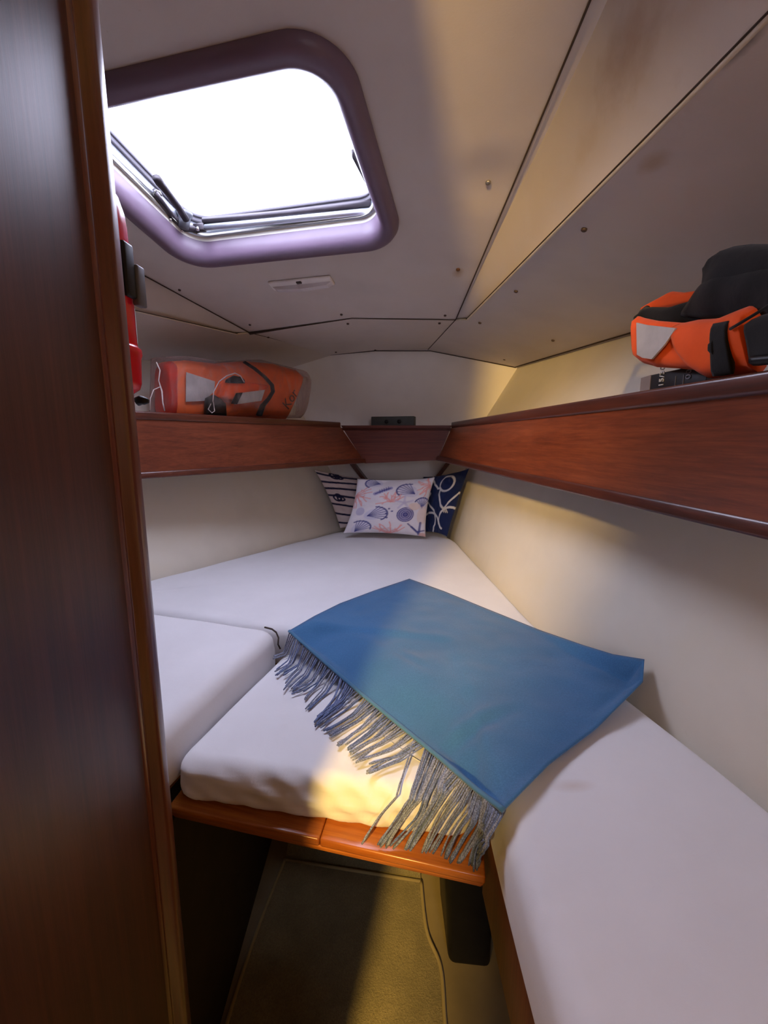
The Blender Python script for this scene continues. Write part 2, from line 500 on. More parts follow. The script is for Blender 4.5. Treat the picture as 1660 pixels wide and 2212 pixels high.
# ------------------------------------------------------------------ ceiling
rust = (.30, .16, .06); mould = (.05, .045, .035)
n_fac = (line1[2] - line2[1]).cross(line2[3] - line2[1])
def onf(px, py): return onplane(px, py, line2[1], n_fac)
stains = [(onf(1335, 110), (15, 6, 9), rust, .50), (onf(1430, 195), (42, 20, 26), rust, .60), (onf(1310, 310), (60, 34, 40), (.30, .18, .08), .6),
          (onf(1603, 78), (40, 18, 40), mould, .95), (onplane(1415, 350, J1, n_deck), (32, 20, 32), (.42, .27, .12), .55),
          (onplane(990, 590, R, n_coach), (34, 22, 34), (.45, .27, .10), .6), (onf(1255, 300), (26, 8, 18), (.48, .33, .14), .35)]
M['ceiling'] = vinyl('headlining_vinyl', (.64, .575, .535), stains, .66, 300, .22)
dimples(M['ceiling'], [(onplane(1055, 395, R, n_coach), .13, -8.0), (onplane(990, 583, R, n_coach), .09, -4.0)])
Lc = mirror(R)
ceil_poly = [R, onplane(760, 687, R, n_coach), Lc] + [mirror(p) for p in line1[1:]] + list(reversed(line1[1:]))
c_or = R.copy()
mc = frame(c_or, T, V(U.x, U.y, -SLOPE))                        # local frame of the coachroof: x starboard, y forward, z up
mci = mc.inverted()
HC = V(-.12 - .476 - R.dot(T), 0, 0)                            # hatch centre in that frame
def to_local(p): q = mci @ p; return (q.x, q.y)
hx0, hx1 = -.470 - .476 - R.dot(T), .225 - .476 - R.dot(T)
lenf = math.sqrt(1 + SLOPE ** 2)
hy0, hy1 = (.752 - 1.75) * lenf, (1.288 - 1.75) * lenf
HCX, HCY, HW, HD = (hx0 + hx1) / 2, (hy0 + hy1) / 2, (hx1 - hx0) / 2, (hy1 - hy0) / 2
ceiling = struct('ceiling', plate([to_local(p) for p in ceil_poly], [rrect(HW - .02, HD - .02, .085, 10, HCX, HCY)], mc @ Matrix.Translation((0, 0, .004)), .006), M['ceiling'], 'sagging beige vinyl headlining around the hatch')
# side decks, trunk sides and foredeck panel
def side(mf, sgn):
    l1 = [mf(p) for p in line1]; l2 = [mf(p) for p in line2]; jr = [mf(p) for p in JR]
    jr_out = [mf(p + V(.06, 0, -.016)) for p in JR]
    l1b = [p + T * (.028 * sgn * min(1, i * .6 + .1)) + V(0, 0, .004) for i, p in enumerate(l1)]
    # trunk side between the coachroof edge and the side deck
    def resample(line, n=14):
        ds = [0]
        for a, b in zip(line, line[1:]): ds.append(ds[-1] + (b - a).length)
        out = []
        for k in range(n):
            s = ds[-1] * (k / (n - 1)) ** 1.0
            for i in range(len(line) - 1):
                if s <= ds[i + 1] + 1e-9:
                    f = (s - ds[i]) / max(1e-9, ds[i + 1] - ds[i]); out.append(line[i].lerp(line[i + 1], f)); break
        return out
    a, b, c, j = resample(l1), resample(l1b), resample(l2), resample(jr_out)
    obj('trunk_lip', MB().ruled([p + V(0, 0, .006) for p in a], b).mesh(True), M['ceiling'], ceiling)
    obj('trunk_side', MB().ruled(b, [p + T * (.012 * sgn) + V(0, 0, .006) for p in c], 3).mesh(True), M['ceiling'], ceiling)
    s = mf(S_R + (S_R - R) * .08); r0 = l1[0]
    mb = MB().ruled(c, j, 4)
    mb.add([r0, s, mf(J1 + U * .05 + V(.06, 0, -.016)), j[0], c[0], s + V(0, 0, 0)], [(0, 1, 2, 3, 4)])
    obj('side_deck_panel', mb.mesh(True), M['ceiling'], ceiling)
    obj('piping', MB().tube([r0 + T * .004 * sgn] + c, .0036, 8).mesh(True), M['piping'], ceiling)
    obj('seam', MB().tube([p - T * (.0045 * sgn) + V(0, 0, .001) for p in c], .0013, 6).mesh(True), M['dark_gap'], ceiling)
    obj('seam', MB().tube([p + V(0, 0, -.002) for p in a], .0020, 6).mesh(True), M['dark_gap'], ceiling)
    obj('seam', MB().tube([r0 - V(0, 0, .001), r0.lerp(mf(S_R), .5) - V(0, 0, .001), mf(S_R) - V(0, 0, .001)], .0016, 6).mesh(True), M['dark_gap'], ceiling)
side(lambda p: p.copy(), 1)
side(mirror, -1)
S_L = mirror(S_R)
mid_seam = onplane(760, 687, R, n_coach)
def beyond(a, b): return b + (b - a) * .08
LB = ondd(660, 773, 2.3)
fore_top = [beyond(R, S_R), beyond(mid_seam, ondd(811, 757, 2.3)), beyond(Lc, LB)]
mb = MB().ruled([R, mid_seam, Lc], fore_top, 6)
obj('foredeck_panel', mb.mesh(True), M['ceiling'], ceiling)
# the split front seam: closed to starboard, gaping at the port corner
obj('seam', MB().tube([R - V(0, 0, .002), R.lerp(mid_seam, .5) - V(0, 0, .002), mid_seam - V(0, 0, .002), mid_seam.lerp(Lc, .5) - V(0, 0, .003), mid_seam.lerp(Lc, .8) - V(0, 0, .004), Lc - V(0, 0, .004)],
                     [.0016, .0018, .0014, .003, .005, .007], 8, flat=.8).mesh(True), M['dark_gap'], ceiling)
# the join of the deck and the bulkhead
tp = [ondd(*p, 2.297) for p in ((690, 769), (811, 758), (930, 758), (1115, 794))]
obj('seam', MB().tube(tp, .0022, 6).mesh(True), M['dark_gap'], ceiling)
obj('seam', MB().tube([p + V(-.004, 0, .0) for p in JR], .0028, 6).mesh(True), M['dark_gap'], ceiling)
# unseen outer shell, added to keep daylight out everywhere but at the hatch
sk = plate([(-2.2, -4.4), (1.4, -4.4), (1.4, .75), (-2.2, .75)], [rrect(HW - .0385, HD - .0385, .076, 12, HCX, HCY)], mc @ Matrix.Translation((0, 0, .125)), .01)
struct('ceiling_light_block', sk, M['saloon'], 'outer deck sheet added above the headlining to block daylight')
c4 = [mc @ V(x, y, .125) for x, y in ((-2.2, -4.4), (1.4, -4.4), (1.4, .75), (-2.2, .75))]
c4 = c4[1:] + c4[:1]                                       # open aft, so sky reaches the added fill opening
struct('wall_light_block', MB().ruled([V(p.x, p.y, -.04) for p in c4], c4).mesh(), M['saloon'], 'outer sides added round the hull to block daylight')  # box sides added to stop daylight leaking in
# screw caps
def cap(px, py, where, mat='screw', r=.0055):
    if where == 'c': p = onplane(px, py, R - V(0, 0, .001), n_coach); nn = n_coach
    elif where == 'd': p = onplane(px, py, J1 - V(0, 0, .002), n_deck); nn = n_deck
    else:
        nf = (fore_top[0] - R).cross(Lc - R); p = onplane(px, py, R - V(0, 0, .003), nf); nn = nf
    nn = nn.normalized()
    if nn.z > 0: nn = -nn
    m = frame(p - nn * .003, nn.orthogonal(), nn.cross(nn.orthogonal()))
    if (m.to_3x3() @ V(0, 0, 1)).dot(nn) < 0: m = m @ Matrix.Rotation(math.pi, 4, 'X')
    me = MB().lathe([(r, 0), (r, .004), (r * .8, .0052), (r * .3, .0058)], 10, m).mesh(True)
    obj('screw_cap', me, M[mat], ceiling)
cap(1055, 395, 'c', 'steel_screw', .006); cap(990, 583, 'c', 'rust_screw', .0065)
for p in ((962, 682), (738, 680), (540, 702), (388, 627)): cap(*p, 'c', r=.0048)
for p in ((1262, 497), (1115, 630), (1037, 698), (1195, 736), (1090, 777)): cap(*p, 'd', r=.0058)
for p in ((950, 699), (752, 700), (580, 729), (726, 761), (811, 757), (947, 758), (690, 768)): cap(*p, 'f', r=.005)

# ------------------------------------------------------------------ hatch
hatch_c = mc @ V(HCX, HCY, 0)
def ring(profile, n=10, r0=.105, closed=False):
    """profile: (inset from the outer outline, height) swept round the rounded hatch opening"""
    vs = []; fs = []
    loops = []
    for o, z in profile:
        pts = rrect(HW - o, HD - o, max(.02, r0 - o * .75), n, HCX, HCY)
        loops.append(len(pts)); vs += [mc @ V(x, y, z) for x, y in pts]
    k = loops[0]; rng = len(profile) if closed else len(profile) - 1
    for i in range(rng):
        i2 = (i + 1) % len(profile)
        for j in range(k):
            fs.append((i * k + j, i * k + (j + 1) % k, i2 * k + (j + 1) % k, i2 * k + j))
    return new_mesh(vs, fs, True)
hatch = thing('deck_hatch', 'square deck hatch with milky pane in a rounded plastic frame, purple flare painted into its colour', 'hatch', hatch_c)
fr = obj('trim_frame', ring([(-.001, .0006), (-.001, -.008), (.005, -.019), (.016, -.026), (.030, -.027), (.042, -.020), (.049, -.008), (.052, .010), (.053, .032)], 12), M['hatch_plastic'], hatch)
obj('gasket', ring([(.053, .030), (.0535, .046), (.062, .048), (.064, .040)], 12), M['cream_strip'], fr)
obj('aluminium_frame', ring([(.054, .042), (.056, .042), (.060, .060), (.060, .075), (.050, .076)], 12), M['alu'], hatch)
obj('rubber_seal', ring([(.058, .075), (.063, .076), (.064, .088), (.060, .089), (.066, .090), (.066, .098), (.040, .099)], 12), M['seal'], hatch)
obj('pane', plate(rrect(HW - .045, HD - .045, .06, 10, HCX, HCY), [], mc @ Matrix.Translation((0, 0, .104)), .008), M['acrylic'], hatch)
# outer coaming so that only the pane lets light in
obj('coaming', ring([(.040, .0), (.040, .135)], 12), M['seal'], hatch)
# stay and handles on the forward port corner
def hl(px, py, h):                                           # pixel -> point at height h over the ceiling plane
    return onplane(px, py, R + V(0, 0, h), n_coach)
st = obj('stay_bracket', MB().tube([hl(432, 496, .05), hl(400, 492, .05), hl(372, 468, .05), hl(345, 430, .05), hl(330, 412, .055)], [.010, .014, .012, .010, .009], 8, flat=.8).mesh(True), M['bracket'], hatch)
obj('stay_arm', MB().tube([hl(402, 474, .045), hl(384, 445, .04), hl(362, 415, .035), hl(345, 394, .032), hl(338, 384, .030)], [.010, .010, .0095, .012, .011], 8, flat=.8).mesh(True), M['bracket'], hatch)
kb = hl(398, 480, .05)
mk = frame(kb, T, U) @ Matrix.Rotation(.15, 4, 'Y')
obj('stay_knob', MB().lathe([(.013, -.016), (.016, .0), (.017, .014), (.021, .018), (.0215, .026), (.016, .028)], 20, mk).mesh(True), M['bracket_grey'], hatch)
for px, py in ((392, 497), (427, 494), (368, 474)):
    q = hl(px, py, .038)
    obj('rivet', MB().lathe([(.0045, -.004), (.0045, .004), (.002, .005)], 10, frame(q, T, -U)).mesh(True), M['chrome'], st)
obj('stay_rod', MB().tube([hl(338, 424, .05), hl(300, 388, .052), hl(255, 345, .055), hl(215, 308, .058)], .0045, 8).mesh(True), M['alu'], hatch)
obj('wire_hook', MB().tube([hl(331, 419, .045), hl(338, 411, .04), hl(345, 414, .038), hl(349, 422, .04)], .0022, 8).mesh(True), M['chrome'], hatch)
obj('rail', MB().tube([hl(440, 478, .07), hl(620, 462, .07), hl(802, 440, .07)], .010, 8).mesh(True), M['bracket'], hatch)
obj('roller_bar', MB().tube([hl(441, 492, .052), hl(620, 475, .052), hl(803, 456, .052)], .0085, 12).mesh(True), M['alu'], hatch)
obj('end_bracket', bevel_mesh(MB().bar(hl(797, 462, .055), hl(812, 452, .055), U * .009, V(0, 0, .009)).mesh(), .003), M['bracket_grey'], hatch)
obj('end_bracket', bevel_mesh(MB().bar(hl(420, 494, .052), hl(443, 491, .052), U * .009, V(0, 0, .010)).mesh(), .003), M['bracket'], hatch)
obj('side_handle', MB().tube([hl(763, 322, .085), hl(766, 338, .075), hl(778, 366, .07), hl(790, 392, .07)], [.005, .0065, .004, .003], 8).mesh(True), M['bracket'], hatch)

# ceiling light between the hatch and the front seam
a = onplane(586, 616, R, n_coach); b = onplane(719, 603, R, n_coach)
ax = (b - a); L = ax.length; ax.normalize()
ay = (U - ax * U.dot(ax)).normalized()
ml = frame((a + b) / 2, ax, V(ay.x, ay.y, -SLOPE))
cl = thing('cabin_light', 'small white plastic strip light on the headlining behind the hatch', 'light', (a + b) / 2)
obj('base', bevel_mesh(MB().box((-L / 2, -.024, -.008), (L / 2, .024, .0008), ml).mesh(), .004), M['lamp_base'], cl)
mb = MB(); xs = [-L / 2 + .006, -L / 2 + .02, 0, L / 2 - .02, L / 2 - .006]; zs = [-.008, -.018, -.024, -.018, -.008]
mb.ruled([ml @ V(x, -.002, z) for x, z in zip(xs, zs)], [ml @ V(x, .022, z * .8) for x, z in zip(xs, zs)])
mb.ruled([ml @ V(x, -.002, -.006) for x in xs], [ml @ V(x, -.002, z) for x, z in zip(xs, zs)])
mb.ruled([ml @ V(x, .022, z * .8) for x, z in zip(xs, zs)], [ml @ V(x, .022, -.004) for x in xs])
obj('lens', mb.mesh(), M['lens'], cl)
obj('switch', bevel_mesh(MB().box((-.010, -.020, -.0125), (.008, -.010, -.007), ml).mesh(), .002), M['screw'], cl)

# ------------------------------------------------------------------ floor, locker panel, added beam partition, saloon
struct('floor', MB().box((-2.9, -4.0, -.03), (2.3, 3.2, 0)).mesh(), M['grp'], 'olive moulded cabin sole')
# locker on the port side of the passage
E0 = V(-.273, .50, 0)
pa, pb = V(-.292, .478, 0), V(-.238, .09, 0)                    # the panel face, fore end and aft end
dirp = (pa - pb).normalized(); nrm = V(dirp.y, -dirp.x, 0)      # nrm faces the passage
mb = MB()
zt = 2.2
mb.hexa([pb, pa, pa - nrm * .02, pb - nrm * .02, pb + V(0, 0, zt), pa + V(0, 0, zt), pa - nrm * .02 + V(0, 0, zt), pb - nrm * .02 + V(0, 0, zt)])
lock = struct('wall_locker', mb.mesh(), M['wood_v'], 'dark mahogany veneer locker panel beside the doorway')
# corner post: rounded nosing with a quirk, in section
def prism(section, z0, z1, smooth=True):
    n = len(section)
    vs = [V(x, y, z0) for x, y in section] + [V(x, y, z1) for x, y in section]
    fs = [(i, (i + 1) % n, n + (i + 1) % n, n + i) for i in range(n)] + [tuple(reversed(range(n))), tuple(range(n, 2 * n))]
    return new_mesh(vs, fs, False)
sec = []
fwd = dirp
def sp(a, b): q = pa + fwd * a + nrm * b; return (q.x, q.y)
prof = [(-.014, -.004), (-.010, .001), (-.006, .003), (-.003, .0015), (-.001, .002), (.001, .010), (.003, .0140), (.006, .0160), (.012, .0168), (.018, .0165), (.0225, .0150), (.0255, .011), (.027, .004), (.027, -.05), (-.014, -.05)]
obj('corner_post', bevel_mesh(prism([sp(a, b) for a, b in prof], 0, zt), .0012, 2, 20), M['wood_trim'], lock)
# forward face of the locker, seen edge on, and its aft face
fw = pa + fwd * .012
struct('wall_locker_front', MB().hexa([V(-1.5, fw.y - .02, 0), V(fw.x - .005, fw.y - .02, 0), V(fw.x - .005, fw.y, 0), V(-1.5, fw.y, 0),
        V(-1.5, fw.y - .02, zt), V(fw.x - .005, fw.y - .02, zt), V(fw.x - .005, fw.y, zt), V(-1.5, fw.y, zt)]).mesh(), M['wood_v'])
# aft face of the locker, unseen: its edge is slanted to shape the lamp's beam
lk = [(-1.6, 0), (-.247, 0), (-.247, 1.10), (-.238, 1.25), (-.222, 1.40), (-.200, 1.55), (-.178, 1.72), (-.160, 1.90), (-.150, 2.2), (-1.6, 2.2)]
struct('wall_locker_back', plate(lk, [], frame(V(0, .09, 0), V(1, 0, 0), V(0, 0, 1)), .016), M['wood_v'])
# unseen partition added in the saloon, its edge cut to shape the lamp's beam
struct('wall_beam_mask', plate([(-.365, 0), (.12, 0), (.12, 2.4), (-.335, 2.4), (-.335, 1.845), (-.29, 1.795), (-.285, 1.72), (-.33, 1.55), (-.365, 1.42)], [], frame(V(0, -.61, 0), V(1, 0, 0), V(0, 0, 1)), .02), M['wood_v'], 'unseen mahogany partition added behind the viewpoint to shape the lamp beam')
struct('wall_saloon_left', MB().box((-1.62, -2.3, 0), (-1.6, .1, 2.3)).mesh(), M['saloon'])
struct('wall_saloon_right', MB().box((1.2, -2.3, 0), (1.22, .0, 2.3)).mesh(), M['saloon'])
struct('wall_saloon_back', plate([(-1.62, 0), (1.22, 0), (1.22, 2.8), (-1.62, 2.8)], [rrect(.27, .35, .05, 4, .48, 1.65)], frame(V(0, -2.31, 0), V(1, 0, 0), V(0, 0, 1)), .02), M['saloon'], 'unseen saloon end with an opening added for sky fill')  # opening added to let in sky as fill from behind
struct('ceiling_saloon', MB().box((-1.62, -2.32, 2.15), (1.22, -.29, 2.17)).mesh(), M['saloon'])

# ------------------------------------------------------------------ saloon lamp (behind the viewpoint)
lamp = thing('saloon_lamp', 'warm dome lamp on the saloon lining behind the viewpoint', 'lamp', LAMP_POS + V(0, 0, .10))
obj('base', MB().lathe([(.07, .0), (.07, .02), (.05, .03)], 24, Matrix.Translation(LAMP_POS + V(0, 0, .08))).mesh(True), M['lamp_base'], lamp)
obj('stem', MB().tube([LAMP_POS + V(0, 0, .10), V(LAMP_POS.x, LAMP_POS.y, 2.149)], .012, 12).mesh(True), M['alu'], lamp)
ld = bpy.data.lights.new('bulb', 'POINT'); ld.energy = LAMP_W; ld.color = (1.0, .63, .17); ld.shadow_soft_size = .05
lo = bpy.data.objects.new('bulb', ld); col.objects.link(lo); lo.parent = lamp; lo.location = LAMP_POS - lamp.location

for nm, m_, sx, sy in (('hatch_portal', mc @ Matrix.Translation((HCX, HCY, .13)), 2 * HW - .09, 2 * HD - .09),
                       ('sky_fill_portal', frame(V(.48, -2.33, 1.65), V(-1, 0, 0), V(0, 0, 1)) @ Matrix.Rotation(math.pi, 4, 'Y'), .54, .70)):
    pl = bpy.data.lights.new(nm, 'AREA'); pl.shape = 'RECTANGLE'; pl.size = sx; pl.size_y = sy; pl.cycles.is_portal = True
    po = bpy.data.objects.new(nm, pl); col.objects.link(po); po.matrix_world = m_
# ------------------------------------------------------------------ shelves with their fascias
def shelf(name, label, far_t, near_t, far_b, near_b, out, mat, emat, aft, post=True):
    """fascia between top and bottom lines; out points outboard; aft = extra length"""
    dt = (near_t - far_t).normalized(); db = (near_b - far_b).normalized()
    nt = near_t + dt * aft; nb = near_b + db * aft
    root = thing(name, label, 'shelf', (far_b + nb) / 2)
    o = out
    lipd = V(0, 0, .026)
    tl = lambda p: p - V(0, 0, .020)
    q = [k / 24 for k in range(25)]
    B0 = [far_b.lerp(nb, k) for k in q]; T0 = [tl(far_t).lerp(tl(nt), k) for k in q]
    mbf = MB().ruled(B0, T0, 6).ruled([p + o * .016 for p in B0], [p + o * .016 for p in T0], 6)
    mbf.ruled(B0, [p + o * .016 for p in B0]).ruled(T0, [p + o * .016 for p in T0])
    for k in (0, -1): mbf.ruled([B0[k], T0[k]], [B0[k] + o * .016, T0[k] + o * .016])
    obj('fascia', fix_normals(mbf.mesh()), mat, root)
    i = -o
    obj('top_lip', bevel_mesh(MB().hexa([far_t - lipd + i * .006, nt - lipd + i * .006, nt - lipd + o * .02, far_t - lipd + o * .02, far_t + i * .006, nt + i * .006, nt + o * .02, far_t + o * .02]).mesh(), .005, 3), emat, root)
    zb = V(0, 0, .022)
    obj('bottom_moulding', bevel_mesh(MB().hexa([far_b + i * .008, nb + i * .008, nb + o * .02, far_b + o * .02, far_b + zb + i * .003, nb + zb + i * .003, nb + zb + o * .014, far_b + zb + o * .014]).mesh(), .005, 3), emat, root)
    dz = V(0, 0, .034)
    w, wf = .22, .16
    a, b = far_t - dz, nt - dz
    obj('shelf_board', MB().hexa([a - V(0, 0, .012) + o * .01, b - V(0, 0, .012) + o * .01, b - V(0, 0, .012) + o * w, a - V(0, 0, .012) + o * wf, a + o * .01, b + o * .01, b + o * w, a + o * wf]).mesh(), emat, root)
    return root
frt, frb = ondd(978, 912, 2.04), ondd(945, 995, 2.04)
nrt, nrb = onz(1660, 800, 1.356), onz(1660, 1165, 1.166)
SHELF_R = shelf('berth_shelf', 'long mahogany shelf and fascia carrying the orange and black life vest', frt, nrt, frb, nrb, V(.995, .075, 0).normalized(), M['wood_r'], M['wood_edge'], .60)
flt, flb = ondd(735, 912, 2.04), ondd(790, 1000, 2.04)
nlt, nlb = ony(303, 888, 1.41), ony(313, 1034, 1.41)
outl = V(-.767, .642, 0)
SHELF_L = shelf('berth_shelf', 'mahogany shelf and fascia carrying the bagged orange life vest', flt, nlt, flb, nlb, outl, M['wood_l'], M['wood_edge_l'], .55)
# short shelf across the bow
root = thing('bow_shelf', 'short dark mahogany shelf across the bow between the two long shelves', 'shelf', (flb + frb) / 2)
fo = U
a0, a1 = ondd(737, 919, 2.064), ondd(976, 919, 2.064)
b0, b1 = ondd(789, 1001, 2.064), ondd(945, 994, 2.064)
obj('fascia', MB().hexa([b0, b1, b1 + fo * .016, b0 + fo * .016, a0, a1, a1 + fo * .016, a0 + fo * .016]).mesh(), M['wood_f'], root)
s0, s1 = a0 - V(0, 0, .012), a1 - V(0, 0, .012)
obj('shelf_board', MB().hexa([s0 - V(0, 0, .012), s1 - V(0, 0, .012), s1 - V(0, 0, .012) + fo * .215, s0 - V(0, 0, .012) + fo * .215, s0, s1, s1 + fo * .215, s0 + fo * .215]).mesh(), M['wood_edge'], root)
for pts in (((752, 1000), (800, 1050)), ((978, 1000), (930, 1052))):
    p, q = ondd(*pts[0], 2.272), ondd(*pts[1], 2.272)
    obj('corner_post', MB().bar(p + V(0, 0, .03), q, T * .012, U * .02).mesh(), M['wood_edge'], root)

# ------------------------------------------------------------------ berth base: sides, end, boards
base_r = thing('berth_platform', 'berth side with reddish wood edge under the bare white cushion', 'berth platform', V(.2, .3, 0))
obj('edge_board', bevel_mesh(MB().box((.160, -.10, .55), (.174, .60, .697)).mesh(), .003), M['wood_base'], base_r)
obj('riser', MB().box((.33, -.10, .0005), (.345, 1.218, .683)).mesh(), M['grp'], base_r)
def deck(P, z0, z1): return MB().hexa([V(x, y, z0) for x, y in P] + [V(x, y, z1) for x, y in P]).mesh()
obj('deck_board', deck([(.177, -.1), (.562, -.1), (.445, .84), (.177, .90)], .685, .697), M['wood_base'], base_r)
base_l = thing('berth_platform', 'berth side with its shade painted in, beside the locker post', 'berth platform', V(-.6, .8, 0))
obj('riser', MB().box((-.378, .515, .0005), (-.364, 1.218, .632)).mesh(), M['shaded_riser'], base_l)
obj('deck_board', deck([(-1.30, .52), (-.405, .52), (-.30, 1.045), (-.92, 1.25)], .677, .690), M['wood_base'], base_l)
base_f = thing('berth_platform', 'olive panel closing the footwell under the forward cushion', 'berth platform', V(0, 1.13, 0))
obj('end_panel', MB().box((-.39, 1.22, .0005), (.35, 1.235, .67)).mesh(), M['grp'], base_f)
fp = [(-.90, 1.29), (-.26, 1.08), (.40, .92), (.385, 1.1), (.33, 2.06), (.27, 2.25), (-.20, 2.29), (-.76, 1.49)]
obj('deck_board', new_mesh([V(x, y, .6835) for x, y in fp] + [V(x, y, .6855) for x, y in fp], [tuple(reversed(range(8))), tuple(range(8, 16))] + [(i, (i + 1) % 8, 8 + (i + 1) % 8, 8 + i) for i in range(8)]), M['wood_base'], base_f)

# infill board with a scarfed joint and moulded nosing
bl, bm_, br = onz(376, 1764, .672), onz(690, 1813, .672), onz(1050, 1895, .672)
board = thing('infill_board', 'varnished orange wood board under the middle cushion with moulded edge', 'board', (bl + br) / 2 - V(0, 0, .03))
bl2 = bl + V(-.02, .02, 0)
def plank(a, b, ba, bb):
    dz = V(0, 0, -.014)
    obj('plank', bevel_mesh(MB().hexa([a + dz, b + dz, bb + dz, ba + dz, a, b, bb, ba]).mesh(), .003, 2), M['wood_board'], board)
gap = (br - bl).normalized() * .0006
back = V(.05, .34, 0)
plank(bl2, bm_ - gap, bl2 + back, bm_ - gap + back)
plank(bm_ + gap, br, bm_ + gap + back, br + back)
ed = (br - bl2).normalized(); inn = V(-ed.y, ed.x, 0)
for k, (o1, z0, z1) in enumerate(((.004, -.022, -.0145), (.010, -.031, -.0225))):
    p, q = bl2 + inn * o1, br + inn * o1 - ed * .002 * (k + 1)
    obj('nosing', bevel_mesh(MB().hexa([p + V(0, 0, z0), q + V(0, 0, z0), q + inn * .04 + V(0, 0, z0), p + inn * .04 + V(0, 0, z0), p + V(0, 0, z1), q + V(0, 0, z1), q + inn * .04 + V(0, 0, z1), p + inn * .04 + V(0, 0, z1)]).mesh(), .003, 3), M['wood_board'], board)

# carpet runner: olive, bound edge, curling up at the forward end
cl_pts = [onz(*p, .006) for p in ((616, 1858), (575, 1960), (532, 2080), (490, 2212))]
cr_pts = [onz(*p, .006) for p in ((910, 1905), (922, 2010), (952, 2090), (962, 2212))]
cl_pts += [V(-.352, .65, .006), V(-.352, .53, .006)]
cr_pts += [cr_pts[-1] + V(.0, -.12, 0), cr_pts[-1] + V(.0, -.235, 0)]
carpet = thing('carpet_runner', 'olive green carpet runner with bound edges on the cabin sole', 'carpet', V(-.1, .8, 0))
def smoothline(P, n):
    out = []
    m = len(P)
    for i in range(m - 1):
        p0, p1, p2, p3 = P[max(i - 1, 0)], P[i], P[i + 1], P[min(i + 2, m - 1)]
        for k in range(n):
            s = k / n
            out.append(.5 * ((2 * p1) + (p2 - p0) * s + (2 * p0 - 5 * p1 + 4 * p2 - p3) * s * s + (3 * p1 - p0 - 3 * p2 + p3) * s ** 3))
    out.append(P[-1].copy()); return out
ca, cb = smoothline(cl_pts, 6), smoothline(cr_pts, 6)
me = MB().ruled(ca, cb, 20).mesh(True)
obj('pile', me, M['carpet'], carpet)
f0, f1 = cl_pts[0], cr_pts[0]
obj('turned_up_end', MB().ruled([f0, f0 + V(0, .03, .004), f0 + V(0, .055, .03), f0 + V(0, .06, .055)], [f1, f1 + V(0, .03, .004), f1 + V(0, .04, .03), f1 + V(0, .045, .055)], 6).mesh(True), M['carpet'], carpet)
for ln in (ca, cb, [f0, f0.lerp(f1, .5), f1]):
    obj('binding', MB().tube([p + V(0, 0, .002) for p in ln], .0045, 6).mesh(True), M['carpet_edge'], carpet)
# black box standing beside the runner
p0 = V(.155, .86, 0)
me = bevel_mesh(MB().hexa([V(.160, .875, .001), V(.262, .865, .001), V(.262, 1.05, .001), V(.160, 1.05, .001), V(.130, .875, .5), V(.262, .865, .5), V(.262, 1.05, .5), V(.130, 1.05, .5)]).mesh(), .016, 4)
bx = thing('storage_box', 'black plastic box with rounded corners on the sole beside the runner', 'box', V(.2, .95, 0))
obj('body', me, M['black'], bx)
obj('lid', bevel_mesh(MB().box((.126, .862, .501), (.268, 1.055, .515)).mesh(), .004), M['black'], bx)

# ------------------------------------------------------------------ cushions
def fillet(poly, rc, n=6):
    out = []
    m = len(poly)
    for i in range(m):
        p, a, b = Vector(poly[i]), Vector(poly[i - 1]), Vector(poly[(i + 1) % m])
        da, db = (a - p), (b - p)
        r = min(rc, da.length * .4, db.length * .4)
        s, e = p + da.normalized() * r, p + db.normalized() * r
        for k in range(n + 1):
            q = k / n; out.append((1 - q) ** 2 * s + 2 * q * (1 - q) * p + q * q * e)
    return out
def resample2(P, step):
    out = []
    for i in range(len(P)):
        a, b = P[i], P[(i + 1) % len(P)]
        k = max(1, int((b - a).length / step))
        for j in range(k): out.append(a.lerp(b, j / k))
    return out
def cushion(poly, z0, z1, r, rc=.03, puff=.006, disp=None, step=.012):
    rc = max(rc, 1.65 * r)
    P = resample2(fillet([Vector((p[0], p[1])) for p in poly], rc), step)
    n = len(P)
    N = []
    for i in range(n):
        d = (P[(i + 1) % n] - P[i - 1]).normalized(); N.append(Vector((-d.y, d.x)))   # inward for counter-clockwise
    c = sum(P, Vector((0, 0))) / n
    zc = z1 - r
    rings = [(.010, 0, z0), (.002, 0, z0 + .008)] + [(-.002, 0, z0 + .008 + (zc - z0 - .008) * k / 6) for k in range(1, 6)]
    for k in range(9):
        a = math.pi / 2 * k / 8
        rings.append((r * (1 - math.cos(a)), 0, zc + r * math.sin(a)))
    for k in range(1, 26): rings.append((r, (k / 25) ** 1.15 * .995, z1))
    vs = []
    for o, s, z in rings:
        for i in range(n):
            q = P[i] + N[i] * o
            q = q.lerp(c, s)
            zz = z + (puff * (s * s * (3 - 2 * s)) if z >= z1 - 1e-6 else 0)
            v = V(q.x, q.y, zz)
            if disp: v += disp(v, o, s)
            vs.append(v)
    fs = [(j * n + i, j * n + (i + 1) % n, (j + 1) * n + (i + 1) % n, (j + 1) * n + i) for j in range(len(rings) - 1) for i in range(n)]
    fs.append(tuple(range((len(rings) - 1) * n, len(rings) * n)))
    fs.append(tuple(reversed(range(n))))
    return new_mesh(vs, fs, True)
def soft(amp, freq=7):
    def d(v, o, s):
        return V(noise.noise(v * freq + V(3, 1, 7)) * amp * .4, noise.noise(v * freq + V(9, 4, 2)) * amp * .4, noise.noise(v * freq) * amp * (.6 if s > 0 else 1))
    return d
